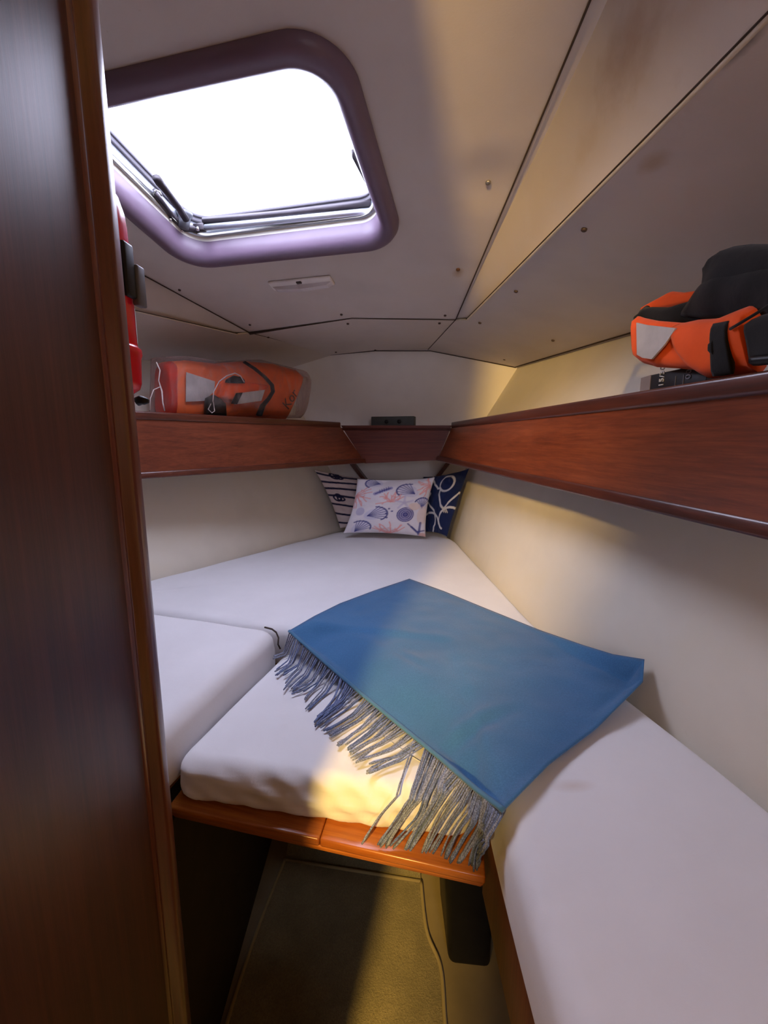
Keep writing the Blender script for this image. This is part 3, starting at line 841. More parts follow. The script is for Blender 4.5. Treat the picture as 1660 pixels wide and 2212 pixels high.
def infill_disp(v, o, s):
    """wrinkles gathered along the front face"""
    k = max(0.0, 1 - max(0, v.y - .56 + (v.x) * .2) / .16)
    dv = V(0, 0, noise.noise(v * 7) * .003)
    if k > 0 and v.z > .675:
        # creases run up and to port from the lower edge
        n1 = noise.noise(V(v.x * 6, 1.5, v.z * 8))
        ph = v.x * 105 + (v.z - .7) * 150 + 2.4 * noise.noise(V(v.x * 7, v.z * 9, 3))
        w = (math.sin(ph) * .5 + .5) ** 1.5
        amp = .0085 * k * max(.15, .55 + .9 * n1)
        dv += V(0, -amp * w, amp * w * .35)
        ph2 = (v.z - .722 - .012 * math.sin(v.x * 14)) / .009
        dv += V(0, -.006 * math.exp(-ph2 * ph2) * k, 0)
    return dv
front_r = onz(985, 1822, .672)
INF_Z = .752
INF_FR = V(.138, .650 + (.138 + .358) * (front_r.y - .010 - .650) / (front_r.x + .06 + .358), 0)
inf_poly = [(-.358, .650), (INF_FR.x, INF_FR.y), (.138, .935), (-.250, 1.040)]
ob = obj('berth_cushion', cushion(inf_poly, .675, INF_Z, .026, .03, .006, infill_disp, .006), M['cushion'], None, (-.08, .8, .675))
tag(ob, 'creased white middle cushion lying on the varnished board', 'cushion')
left_poly = [(-.394, .530), (-.264, 1.040), (-.94, 1.258), (-1.32, .53)]
left_poly = [left_poly[0], left_poly[1], left_poly[2], left_poly[3]]
ob = obj('berth_cushion', cushion(left_poly, .692, .808, .034, .03, .006, soft(.004), .01), M['cushion'], None, (-.7, .85, .692))
tag(ob, 'thick white cushion whose rounded edge stands above the creased middle cushion', 'cushion')
fore_poly = [(-.262, 1.062), (.44, .875), (.405, 1.1), (.352, 2.06), (.30, 2.26), (-.20, 2.33), (-.262, 2.27), (-.81, 1.49), (-.935, 1.283)]
ob = obj('berth_cushion', cushion(fore_poly, .69, .797, .028, .03, .006, soft(.003), .014), M['cushion'], None, (-.1, 1.6, .69))
tag(ob, 'large white cushion filling the bow, with the pillows on it', 'cushion')
right_poly = [(.149, -.09), (.565, -.09), (.545, .25), (.522, .54), (.450, .858), (.170, .925), (.149, .45)]
mc2 = M['cushion'].copy(); mc2.name = 'stained_cotton_cover'; tr = mc2.node_tree; pb_ = tr.nodes['Principled BSDF']
src = pb_.inputs['Base Color'].links[0].from_socket
sq = onz(1238, 1692, .806) - V(.35, .4, .70)
tc = tr.nodes.new('ShaderNodeTexCoord'); sb = tr.nodes.new('ShaderNodeVectorMath'); sb.operation = 'SUBTRACT'; sb.inputs[1].default_value = tuple(sq)
ml_ = tr.nodes.new('ShaderNodeVectorMath'); ml_.operation = 'MULTIPLY'; ml_.inputs[1].default_value = (28, 75, 0)
ln = tr.nodes.new('ShaderNodeVectorMath'); ln.operation = 'LENGTH'
mr = tr.nodes.new('ShaderNodeMapRange'); mr.inputs['To Min'].default_value = .30; mr.inputs['To Max'].default_value = 0
mx = tr.nodes.new('ShaderNodeMix'); mx.data_type = 'RGBA'; mx.inputs[7].default_value = (.50, .30, .14, 1)
tr.links.new(tc.outputs['Object'], sb.inputs[0]); tr.links.new(sb.outputs[0], ml_.inputs[0]); tr.links.new(ml_.outputs[0], ln.inputs[0])
tr.links.new(ln.outputs['Value'], mr.inputs['Value']); tr.links.new(mr.outputs[0], mx.inputs[0]); tr.links.new(src, mx.inputs[6])
tr.links.new(mx.outputs[2], pb_.inputs['Base Color'])
ob = obj('berth_cushion', cushion(right_poly, .70, .800, .034, .085, .006, soft(.004, 6), .012), mc2, None, (.35, .4, .70))
tag(ob, 'long white cushion above the reddish wood edge, faint brown stain', 'cushion')
# dark corner piping of the thick cushion
obj('corner_piping', MB().tube([onz(572, 1355, .802), onz(588, 1359, .801), onz(597, 1366, .798), onz(602, 1378, .788), onz(601, 1392, .776), onz(606, 1402, .765)], .0022, 6).mesh(True), M['dark_gap'], bpy.data.objects['berth_cushion.001'])

# ------------------------------------------------------------------ blue throw with fringe
def surf_z(x, y):
    """height of the bedding below a point"""
    # seam line between the middle and forward cushions, and the edge of the starboard cushion
    front = 1.06 + (x + .262) * (-.265)
    def sm(t): t = max(0., min(1., t)); return t * t * (3 - 2 * t)
    zi = INF_Z + .006
    k = max(sm((y - front + .03) / .06), sm((x - .115) / .05))
    return zi + (.806 - zi) * k
A = onz(885, 1250, .815); B = onz(625, 1362, .812); C = onz(1088, 1748, .818)
D = ony(1393, 1424, .775)
edges_top = [onz(*p, .815) for p in ((885, 1250), (960, 1277), (1050, 1314), (1170, 1362))] + [ony(1260, 1393, .90), ony(1325, 1413, .83)] + [D]
nU, nV = 72, 56
def bez_edge(P, s):
    m = len(P) - 1; x = s * m; i = min(int(x), m - 1); f = x - i
    return P[i].lerp(P[i + 1], f)
AB = [A, onz(810, 1275, .815), onz(735, 1303, .815), onz(680, 1330, .815), B]
DC = [D, ony(1390, 1470, .74), onz(1290, 1570, .818), onz(1190, 1645, .818), onz(1130, 1705, .82), C]
BC = [B, onz(700, 1428, .790), onz(790, 1505, .775), onz(880, 1578, .775), onz(960, 1643, .785), onz(1030, 1704, .805), C]
AD = edges_top
def throw_pt(s, v):                          # s: A->D and B->C ; v: A->B
    l = bez_edge(AB, v); r = bez_edge(DC, v); tt = bez_edge(AD, s); bb = bez_edge(BC, s)
    p = tt.lerp(bb, v) + l.lerp(r, s) - (A.lerp(D, s)).lerp(B.lerp(C, s), v)
    return p
tv = []
for j in range(nV + 1):
    for i in range(nU + 1):
        s, v = i / nU, j / nV
        p = throw_pt(s, v)
        e = min(s, 1 - s, v, 1 - v)
        k = min(1, e / .08)
        cr = .0030 * noise.noise(V(p.x * 9, p.y * 9, 0)) + .0022 * noise.noise(V(p.x * 22, p.y * 22, 4))
        # fold lines: a long crease and a shallow ridge
        def crease(q0, q1, amp, wid):
            d = V(q1[0] - q0[0], q1[1] - q0[1], 0); L = d.length; d /= L
            w = V(p.x - q0[0], p.y - q0[1], 0); al = w.dot(d); ac = w.x * -d.y + w.y * d.x
            g = max(0, min(1, al / .05)) * max(0, min(1, (L - al) / .08))
            return amp * g * (ac / wid) * math.exp(-(ac / wid) ** 2) * 1.6
        c1 = onz(940, 1590, .815); c2 = onz(1130, 1515, .815)
        cr += crease((c1.x, c1.y), (c2.x, c2.y), .0065, .016)
        c1 = onz(860, 1395, .815); c2 = onz(930, 1440, .815); cr += crease((c1.x, c1.y), (c2.x, c2.y), .004, .012)
        c1 = onz(650, 1365, .815); c2 = onz(900, 1260, .815); cr += crease((c1.x, c1.y), (c2.x, c2.y), .0012, .02)
        zs = surf_z(p.x, p.y) + .007
        kk = k * k * (3 - 2 * k); dv_ = min(1, (1 - v) / .35); dv_ = dv_ * dv_ * (3 - 2 * dv_)
        z = p.z * (1 - kk) + max(zs, .778 + .030 * dv_) * kk
        z = max(z, zs) + cr * k
        tv.append(V(p.x, p.y, z))
tf = [(j * (nU + 1) + i, j * (nU + 1) + i + 1, (j + 1) * (nU + 1) + i + 1, (j + 1) * (nU + 1) + i) for j in range(nV) for i in range(nU)]
def thicken(vs, fs, th, nu, nv):
    """closed cloth slab from a grid"""
    n = len(vs); W = nu + 1
    low = [p - V(0, 0, th) for p in vs]
    F = [tuple(reversed(f)) for f in fs] + [tuple(i + n for i in f) for f in fs]
    rim = list(range(W)) + [W * j + nu for j in range(1, nv + 1)] + [W * nv + i for i in range(nu - 1, -1, -1)] + [W * j for j in range(nv - 1, 0, -1)]
    for a, b in zip(rim, rim[1:] + rim[:1]): F.append((a, b, b + n, a + n))
    return vs + low, F
tv2, tf2 = thicken(tv, tf, .004, nU, nV)
throw = thing('throw_blanket', 'blue woven throw with a knotted grey blue fringe spread over the cushions', 'blanket', (A + B + C + D) / 4 - V(0, 0, .03))
body = obj('body', fix_normals(new_mesh(tv2, tf2, True)), M['throw'], throw)
W = nU + 1
hem = [tv[W * nV + i] for i in range(nU + 1)]
obj('hem', MB().tube([p + V(0, 0, -.001) for p in hem], .0042, 8, flat=.8).mesh(True), M['throw_hem'], body)
side_hem = [tv[W * j + nU] for j in range(nV + 1)]
# fringe: each tassel its own strand, from the hem down over the middle cushion and its front edge
starts = [(617, 1372), (640, 1392), (700, 1440), (780, 1505), (850, 1562), (900, 1602), (950, 1645), (1000, 1690), (1030, 1712), (1066, 1738)]
ends = [(584, 1424), (596, 1448), (660, 1520), (725, 1595), (790, 1660), (838, 1715), (898, 1800), (975, 1862), (1010, 1872), (1046, 1878)]
pos = [0, .06, .20, .38, .54, .65, .76, .86, .92, 1.0]
def lerp_tab(tab, x):
    for i in range(len(pos) - 1):
        if x <= pos[i + 1]:
            f = (x - pos[i]) / (pos[i + 1] - pos[i]); return (tab[i][0] + (tab[i + 1][0] - tab[i][0]) * f, tab[i][1] + (tab[i + 1][1] - tab[i][1]) * f)
    return tab[-1]
fe = INF_FR; fl = V(-.358, .650, 0)
def front_y(x): return fl.y + (x - fl.x) * (fe.y - fl.y) / (fe.x - fl.x)
NT_ = 128
for k in range(NT_):
    x = (k + random.uniform(.2, .8)) / NT_
    i = x * nU; i0 = min(int(i), nU - 1)
    st_ = hem[i0].lerp(hem[i0 + 1], i - i0) + V(0, 0, -.003)
    ep = lerp_tab(ends, x)
    grp = int(x * 34)
    gr = random.Random(grp); gx, gy = gr.gauss(0, 5), gr.gauss(0, 8)
    pull = ((x * 34) % 1 - .5) * -9                  # neighbours lean together into bunches
    ep = (ep[0] + gx + pull + random.gauss(0, 2.5), ep[1] + gy + pull * .6 + random.gauss(0, 5))
    e = onz(*ep, INF_Z + .010)
    fy = front_y(e.x)
    pts = []
    bend = V(gr.gauss(0, .005), gr.gauss(0, .004), 0) + V(random.gauss(0, .0015), 0, 0)
    if e.y > fy + .012:                     # lies on the cushion
        n_ = 12
        for q in range(n_ + 1):
            f = q / n_
            p = st_.lerp(e, f) + bend * math.sin(math.pi * f)
            rest = min(surf_z(p.x, p.y), INF_Z + .008) + .004
            air = st_.z + (rest - st_.z) * min(1, f * 2.6)
            p.z = max(rest, air); pts.append(p)
    else:                                    # falls over the front edge on to the board
        ef = onz(ep[0], ep[1], .679)
        ye = front_y((st_.x + ef.x) / 2)
        top = V(st_.x * .6 + ef.x * .4, ye - .017, INF_Z + .002)
        if st_.y < ye + .02: top = V(st_.x * .7 + ef.x * .3, min(st_.y, ye) - .008, min(st_.z, INF_Z + .02))
        if ef.y > ye - .020: ef.y = ye - .020 - random.uniform(0, .006)
        for q in range(6):
            f = q / 6
            p = st_.lerp(top, f); p.z = max(p.z, INF_Z + .010 - .004 * f); pts.append(p)
        for q in range(9):
            f = q / 8
            p = top.lerp(ef, f) + bend * math.sin(math.pi * f) * .6
            p.y += .004 * math.sin(f * math.pi); p.y = min(p.y, front_y(p.x) - .017); pts.append(p)
    for p in pts:                            # rest on the bedding, beside the starboard cushion
        if p.x > .134:
            if p.z > .785: p.z = max(p.z, .8085)
            else: p.x = .134 - random.uniform(0, .004)
        if p.y > front_y(p.x) - .002: p.z = max(p.z, INF_Z + .0095 if p.y > front_y(p.x) + .03 else INF_Z + .003)
    r = random.uniform(.00125, .0019)
    rs = [r * (1 + .12 * math.sin(q * 2.9 + k)) for q in range(len(pts))]; rs[-1] = r * .9; rs[-2] = r * 1.35
    obj('tassel', MB().tube(pts, rs, 6).mesh(True), M['fringe'][random.randrange(4)], throw)

# ------------------------------------------------------------------ pillows
def seg_d(u, v, a, b):
    ax, ay = a; bx, by = b
    dx, dy = bx - ax, by - ay
    s = np.clip(((u - ax) * dx + (v - ay) * dy) / max(1e-9, dx * dx + dy * dy), 0, 1)
    return np.hypot(u - ax - s * dx, v - ay - s * dy)
def poly_d(u, v, P):
    d = np.full(u.shape, 9.0)
    for a, b in zip(P, P[1:]): d = np.minimum(d, seg_d(u, v, a, b))
    return d
def arc(cx, cy, rx, ry, a0, a1, n=16):
    return [(cx + rx * math.cos(math.radians(a0 + (a1 - a0) * k / n)), cy + ry * math.sin(math.radians(a0 + (a1 - a0) * k / n))) for k in range(n + 1)]
class Print:
    def __init__(s, u, v, c):
        s.u, s.v = u, v; s.c = np.empty(u.shape + (3,)); s.c[:] = c
    def paint(s, mask, c, a=1.0):
        k = np.clip(mask, 0, 1)[..., None] * a
        s.c = s.c * (1 - k) + np.array(c) * k
    def line(s, P, w, c, a=1.0): s.paint((w - poly_d(s.u, s.v, P)) / .012 + .5, c, a)
    def blob(s, cx, cy, rx, ry, c, a=1.0, rot=0):
        co, si = math.cos(rot), math.sin(rot)
        x = (s.u - cx) * co + (s.v - cy) * si; y = -(s.u - cx) * si + (s.v - cy) * co
        s.paint((1 - np.hypot(x / rx, y / ry)) / .12 + .5, c, a)

def print_stripes(P):
    navy = (.015, .015, .05)
    P.blob(0, -.2, .8, .5, (.62, .45, .40), .3)
    for k, y in enumerate((.93, .66, .40, .12, -.18, -.48, -.76)):
        line = [(x, y + .05 * math.sin(x * 2.2 + k)) for x in np.linspace(-1, 1, 24)]
        P.line(line, .035, navy)
        sx = (-.55, .3, -.2, -.72, .55, -.30, .2)[k]
        if k in (0, 3, 4):                    # overhand knot on the rope
            P.line(arc(sx, y - .03, .11, .10, 0, 360), .03, navy)
            P.line(arc(sx + .10, y - .05, .10, .07, 0, 360), .026, navy)
            P.line(arc(sx + .05, y + .05, .07, .06, 0, 360), .024, navy)
def print_shells(P):
    navy = (.05, .055, .26); lav = (.40, .38, .62); coral = (.82, .36, .36); peach = (.80, .62, .54)
    rnd = random.Random(3)
    def coralfan(cx, cy, r, a0, n=9):
        for k in range(n):
            a = math.radians(a0 + (k - n / 2) * 20 + rnd.uniform(-8, 8)); p = (cx, cy); pts = [p]
            for q in range(4):
                p = (p[0] + r / 4 * math.cos(a), p[1] + r / 4 * math.sin(a)); a += rnd.uniform(-.6, .6); pts.append(p)
            P.line(pts, .016, coral, .8)
            P.line([pts[2], (pts[2][0] + .06 * math.cos(a + 1), pts[2][1] + .06 * math.sin(a + 1))], .014, coral, .7)
    coralfan(.10, -1.0, .45, 90, 11); coralfan(.0, .12, .36, 100); coralfan(-.95, .35, .45, -10); coralfan(.95, .7, .4, 200)
    def scallop(cx, cy, r, rot):
        P.blob(cx, cy, r, r * .62, (.58, .58, .78), .55, rot)
        for k in range(7):
            a = rot + math.radians(-60 + k * 20)
            P.line([(cx - r * .7 * math.cos(rot), cy - r * .7 * math.sin(rot)), (cx + r * .9 * math.cos(a), cy + r * .9 * math.sin(a))], .012, navy, .75)
        P.line([(cx + r * .95 * math.cos(rot + math.radians(b)), cy + r * .8 * math.sin(rot + math.radians(b))) for b in range(-75, 80, 15)], .02, navy, .9)
    scallop(-.30, -.30, .30, .35); scallop(.38, .52, .30, 2.6); scallop(-.62, -.78, .28, 1.0); scallop(-.52, .82, .24, 2.9); scallop(.82, .10, .22, 1.6)
    P.blob(.42, -.30, .20, .23, lav, .9)
    for r in (.20, .15, .10, .05): P.line(arc(.42, -.30, r, r * 1.15, 0, 360, 28), .014, navy, .85)
    P.blob(.42, -.30, .07, .08, navy, .7)
    P.line([(-.42, .40), (-.20, .52), (-.06, .60)], .055, lav); P.line([(-.42, .40), (-.06, .60)], .014, navy)
    for k in range(5): P.line([(-.3 + k * .05, .42 + k * .03), (-.33 + k * .05, .54 + k * .03)], .01, navy, .8)
    P.blob(-.72, -.22, .12, .14, lav, .6); P.blob(.62, -.02, .16, .12, peach, .7); P.blob(.86, -.30, .14, .3, peach, .5)
    for a in range(5):
        an = math.radians(72 * a + 20); P.line([(.34, .10), (.34 + .22 * math.cos(an), .10 + .22 * math.sin(an))], .03, (.60, .56, .74), .7)
    P.line([(.62, -.70), (.80, -.90)], .03, navy, .8); P.line([(.52, -.60), (.78, -.86), (.96, -.80)], .02, navy, .8)
    P.line([(.84, -.55), (.82, -.95)], .03, navy, .8); P.blob(.92, -.95, .1, .07, (.75, .45, .40), .8)
    for x, y in ((-.05, -.28), (0, -.12), (-.02, -.42), (.08, -.20)): P.blob(x, y, .03, .03, navy, .8)
def print_ropes(P):
    w = (.70, .68, .66)
    def rope(pts, th=.032):
        P.line(pts, th, w); 
        P.line(pts, .006, (.50, .48, .48), .5)
    rope(arc(.36, .60, .30, .25, 0, 360, 26))
    rope([(.12, .46), (.15, .30), (.24, .10), (.36, -.08), (.56, -.20), (.76, .04), (.98, .30)])
    rope(arc(.88, -.50, .46, .36, 60, 240))
    rope(arc(-.15, -.78, .62, .46, 15, 170)); rope([(.02, -.25), (.16, -.45), (.20, -.70), (.06, -1)])
    rope([(-.95, .62), (-.55, .46), (-.32, .30), (-.50, .10), (-.30, -.06), (.02, -.25)])
    rope([(-.45, .95), (-.20, .62), (-.02, .46), (.12, .46)]); rope([(-.75, .1), (-.95, -.1)])
    for dx in (-.05, .02, .09): P.line([(.56 + dx, -.16), (.66 + dx, -.30)], .018, (.72, .66, .52))

def pillow(name, label, TL, TR, BR, BL, thick, painter, ground, res=120):
    us = np.linspace(-1, 1, res + 1)
    ug, vg = np.meshgrid(us, us)                # v up
    TL, TR, BR, BL = [p - V(0, 0, .000) for p in (TL, TR, BR, BL)]
    nrm = (TR - TL).cross(BL - TL).normalized()
    if nrm.y > 0: nrm = -nrm                     # towards the viewer's side of the cabin
    P = Print(ug, vg, ground); painter(P)
    vs = []; cols = []
    for sgn in (1, -1):
        for j in range(res + 1):
            for i in range(res + 1):
                u, v = us[i], us[j]
                pu = u * (1 - .075 * (1 - v * v) * abs(u) ** 3); pv = v * (1 - .075 * (1 - u * u) * abs(v) ** 3)
                a, b = (pu + 1) / 2, (pv + 1) / 2
                p = BL.lerp(BR, a).lerp(TL.lerp(TR, a), b)
                h = ((1 - u * u) * (1 - v * v)) ** .45
                wr = .013 * noise.noise(V(u * 2.2, v * 2.2, sgn * 3 + thick * 50)) + .005 * noise.noise(V(u * 6, v * 6, 1))
                vs.append(p + nrm * sgn * (thick * h + wr * min(1, h * 2)))
                cols.append(tuple(P.c[j, i]) + (1,))
    n = (res + 1) ** 2; W_ = res + 1
    fs = []
    for b, rev in ((0, False), (n, True)):
        for j in range(res):
            for i in range(res):
                f = (b + j * W_ + i, b + j * W_ + i + 1, b + (j + 1) * W_ + i + 1, b + (j + 1) * W_ + i)
                fs.append(tuple(reversed(f)) if rev else f)
    me = new_mesh(vs, fs, True)
    at = me.color_attributes.new('print', 'FLOAT_COLOR', 'POINT')
    at.data.foreach_set('color', np.array(cols, dtype=np.float32).ravel())
    bm = bmesh.new(); bm.from_mesh(me); bmesh.ops.remove_doubles(bm, verts=bm.verts, dist=2e-5)
    bmesh.ops.recalc_face_normals(bm, faces=bm.faces); bm.to_mesh(me); bm.free()
    root = thing(name, label, 'pillow', (BL + BR) / 2)
    cov = obj('cover', me, M['print'], root)
    rim = [BL.lerp(BR, (a * (1 - 0) + 1) / 2) for a in (-1,)]
    return root
PY = 1
pillow('throw_pillow', 'pink white pillow printed with navy knotted rope stripes', ony(679, 1014, 2.25), ony(850, 1040, 2.33), ony(870, 1140, 2.30), ony(735, 1141, 2.265), .036, print_stripes, (.66, .56, .54))
pillow('throw_pillow', 'white pillow printed with blue seashells and pink coral', ony(772, 1034, 2.165), ony(940, 1031, 2.15), ony(920, 1160, 2.075), ony(742, 1152, 2.10), .055, print_shells, (.80, .77, .84))
pillow('throw_pillow', 'navy blue pillow printed with looping white ropes', ony(915, 1030, 2.275), ony(1014, 1012, 2.075), ony(966, 1159, 2.075), ony(905, 1150, 2.185), .032, print_ropes, (.012, .022, .085))

# ------------------------------------------------------------------ small black box on the bow shelf
p = ondd(805, 918, 2.17); q = ondd(897, 918, 2.17)
zb = a0.z - .012
hgt = (ondd(850, 900, 2.17).z - zb)
bb = thing('instrument_box', 'flat black plastic box lying on the bow shelf', 'box', V((p.x + q.x) / 2, (p.y + q.y) / 2, zb))
mbx = frame(V((p.x + q.x) / 2, (p.y + q.y) / 2, zb), T, U); LL = (q - p).length / 2
obj('body', bevel_mesh(MB().box((-LL, -.025, 0), (LL, .025, hgt), mbx).mesh(), .003), plain('grey_black_plastic', (.045, .05, .045), .55, var=.15), bb)
for x in (-.03, .035): obj('socket', MB().lathe([(.010, 0), (.010, .003), (.006, .004)], 12, mbx @ Matrix.Translation((x, -.025, hgt * .55)) @ Matrix.Rotation(math.pi / 2, 4, 'X')).mesh(True), M['black'], bb)

# ------------------------------------------------------------------ fire extinguisher on the forward face of the locker
ex = V(-.357, .572, 0)
ext = thing('fire_extinguisher', 'red fire extinguisher strapped to the locker behind the mahogany post', 'extinguisher', V(ex.x, ex.y, 1.335))
mt = Matrix.Translation((ex.x, ex.y, 0))
obj('cylinder', MB().lathe([(.038, 1.385), (.0425, 1.392), (.0425, 1.535), (.041, 1.552), (.036, 1.57), (.027, 1.585), (.016, 1.594), (.014, 1.602)], 40, mt).mesh(True), M['red'], ext)
obj('foot', MB().lathe([(.030, 1.337), (.041, 1.345), (.0435, 1.352), (.0455, 1.384), (.047, 1.388), (.047, 1.394), (.043, 1.398)], 40, mt).mesh(True), M['red'], ext)
obj('foot_cap', MB().lathe([(.020, 1.326), (.031, 1.331), (.034, 1.3375)], 30, mt).mesh(True), M['white_print'], ext)
obj('valve', MB().lathe([(.014, 1.600), (.016, 1.604), (.016, 1.625), (.010, 1.63)], 20, mt).mesh(True), M['black'], ext)
obj('lever', bevel_mesh(MB().box((ex.x - .07, ex.y - .008, 1.625), (ex.x + .005, ex.y + .008, 1.634)).mesh(), .003), M['black'], ext)
st_ = obj('strap', MB().lathe([(.0435, 1.458), (.0445, 1.458), (.0445, 1.500), (.0435, 1.500)], 40, mt).mesh(True), M['black'], ext)
a_ = math.radians(-4)
mclip = mt @ Matrix.Rotation(a_, 4, 'Z')
obj('clip', bevel_mesh(MB().box((.042, -.010, 1.452), (.050, .010, 1.514), mclip).mesh(), .003), M['black'], st_)
obj('clip_tongue', bevel_mesh(MB().box((.042, .010, 1.446), (.052, .026, 1.494), mclip).mesh(), .002), M['bracket_grey'], st_)
def label_patch(a0_, a1_, z0, z1, r=.0429):
    A_ = [V(ex.x + r * math.cos(math.radians(a)), ex.y + r * math.sin(math.radians(a)), z0) for a in np.linspace(a0_, a1_, 8)]
    return MB().ruled(A_, [p + V(0, 0, z1 - z0) for p in A_]).mesh(True)
obj('label', label_patch(20, 62, 1.402, 1.445), M['white_print'], ext)
obj('bracket_plate', MB().box((ex.x - .012, .508, 1.36), (ex.x + .012, ex.y - .042, 1.56)).mesh(), M['black'], ext)
# black tip of the hose below it
hz = ony(312, 866, .60)
obj('hose_nozzle', MB().tube([ony(296, 868, .60), ony(305, 864, .60), hz, ony(321, 866, .60)], [.006, .0062, .0055, .003], 10).mesh(True), M['black'], ext)

# ------------------------------------------------------------------ bagged life vest on the port shelf
sdir = V(.642, .767, 0).normalized(); sout = V(-.767, .642, 0).normalized()
bp0 = flt + sout * .125
def onbag(px, py, off=0.0): return onplane(px, py, bp0 - sout * off, sout)
shelf_z_l = flt.z - .034
def slab(top, bot, depth_out, bulge, mat_res=14, off=0.0):
    """a padded slab: front outline from two pixel polylines (top, bottom), real depth towards the hull"""
    n = 28; m = 12
    def samp(P, s):
        x = s * (len(P) - 1); i = min(int(x), len(P) - 2); f = x - i
        return (P[i][0] + (P[i + 1][0] - P[i][0]) * f, P[i][1] + (P[i + 1][1] - P[i][1]) * f)
    fr, bk = [], []
    for j in range(m + 1):
        for i in range(n + 1):
            s, v = i / n, j / m
            a, b = samp(top, s), samp(bot, s)
            p = onbag(a[0] + (b[0] - a[0]) * v, a[1] + (b[1] - a[1]) * v, off)
            p.z = max(p.z, shelf_z_l + .001)
            h = ((1 - (2 * s - 1) ** 4) * (1 - (2 * v - 1) ** 4)) ** .5
            w = .006 * noise.noise(p * 14)
            fr.append(p - sout * (bulge * h + w * h)); bk.append(p + sout * (depth_out * (.35 + .65 * h)))
    W_ = n + 1; N_ = len(fr)
    fs = []
    for j in range(m):
        for i in range(n):
            f = (j * W_ + i, j * W_ + i + 1, (j + 1) * W_ + i + 1, (j + 1) * W_ + i)
            fs.append(f); fs.append(tuple(q + N_ for q in reversed(f)))
    rim = list(range(W_)) + [W_ * j + n for j in range(1, m + 1)] + [W_ * m + i for i in range(n - 1, -1, -1)] + [W_ * j for j in range(m - 1, 0, -1)]
    for a, b in zip(rim, rim[1:] + rim[:1]): fs.append((a, a + N_, b + N_, b))
    return fix_normals(new_mesh(fr + bk, fs, True))
vest = thing('life_vest', 'orange life vest with grey patches in a clear plastic bag', 'life vest', onbag(480, 900) * 1.0)
vest.location.z = shelf_z_l
def fpatch(pts, off, th=.003):
    P = [onbag(x, y, off) for x, y in pts]
    n = len(P)
    return new_mesh([p - sout * th for p in P] + P, [tuple(range(n)), tuple(reversed(range(n, 2 * n)))] + [(i, (i + 1) % n, n + (i + 1) % n, n + i) for i in range(n)])
obj('front_panel', slab([(352, 782), (400, 778), (470, 786), (530, 786)], [(354, 905), (400, 905), (470, 905), (520, 905)], .10, .03), M['orange_dim'], vest)
obj('side_panel', slab([(470, 784), (530, 780), (590, 786), (640, 800), (656, 815)], [(490, 905), (530, 905), (570, 905), (600, 905), (618, 905)], .11, .045), M['orange_dim'], vest)
obj('end_flap', slab([(350, 784), (366, 780), (380, 782)], [(352, 905), (366, 905), (378, 905)], .09, .036), M['red_orange'], vest)
obj('flap', slab([(478, 828), (500, 818), (540, 826), (582, 832)], [(468, 858), (490, 868), (520, 868), (556, 862)], .03, .02, off=.045), M['orange'], vest)
obj('reflective_patch', fpatch([(402, 804), (464, 824), (462, 846), (440, 866), (401, 868)], .040), M['reflective'], vest)
obj('reflective_patch', fpatch([(518, 849), (572, 842), (564, 866), (506, 874)], .072), M['reflective'], vest)
obj('black_patch', fpatch([(510, 849), (524, 848), (512, 873), (499, 872)], .074), M['black_cloth'], vest)
obj('hood', slab([(490, 820), (505, 811), (520, 814), (528, 822)], [(488, 826), (505, 828), (520, 828), (529, 828)], .02, .012, off=.07), M['black_cloth'], vest)
def strap_path(P, off): return [onbag(x, y, off) for x, y in P]
obj('strap', MB().tube(strap_path([(528, 782), (550, 796), (572, 814), (588, 832), (590, 846), (580, 862), (568, 876), (560, 897)], .075), [.012, .013, .013, .014, .014, .016, .020, .022], 8, flat=.35).mesh(True), M['black_cloth'], vest)
obj('buckle', slab([(446, 860), (462, 852), (478, 862), (488, 872)], [(444, 900), (462, 902), (478, 902), (490, 900)], .03, .012, off=.06), M['black'], vest)
obj('cord', MB().tube(strap_path([(460, 868), (462, 846), (474, 824), (490, 812), (508, 806), (520, 812), (528, 826)], .095), .0022, 8).mesh(True), M['cord'], vest)
obj('cord', MB().tube(strap_path([(461, 868), (464, 888), (458, 892), (450, 884), (456, 872)], .09), .0018, 8).mesh(True), M['cord'], vest)
pm = frame(onbag(628, 862, .052), sdir * .62 + V(0, 0, .78), -sdir * .78 + V(0, 0, .62))
obj('lettering', text_mesh('Kor', .062, pm), M['print_brown'], vest)
bag = obj('plastic_bag', slab([(336, 772), (400, 768), (470, 780), (560, 776), (640, 796), (664, 815)], [(332, 903), (400, 903), (470, 903), (560, 903), (620, 903), (650, 903)], .115, .11), M['polythene'], vest)
obj('bag_edge', MB().tube(strap_path([(338, 782), (346, 800), (343, 822), (350, 845), (352, 870), (356, 888)], .06), [.003, .004, .003, .005, .004, .004], 8, flat=.4).mesh(True), M['cord'], bag)
obj('bag_handle', MB().tube(strap_path([(345, 836), (332, 842), (325, 860), (324, 886)], .06), .003, 8, flat=.5).mesh(True), M['cord'], bag)

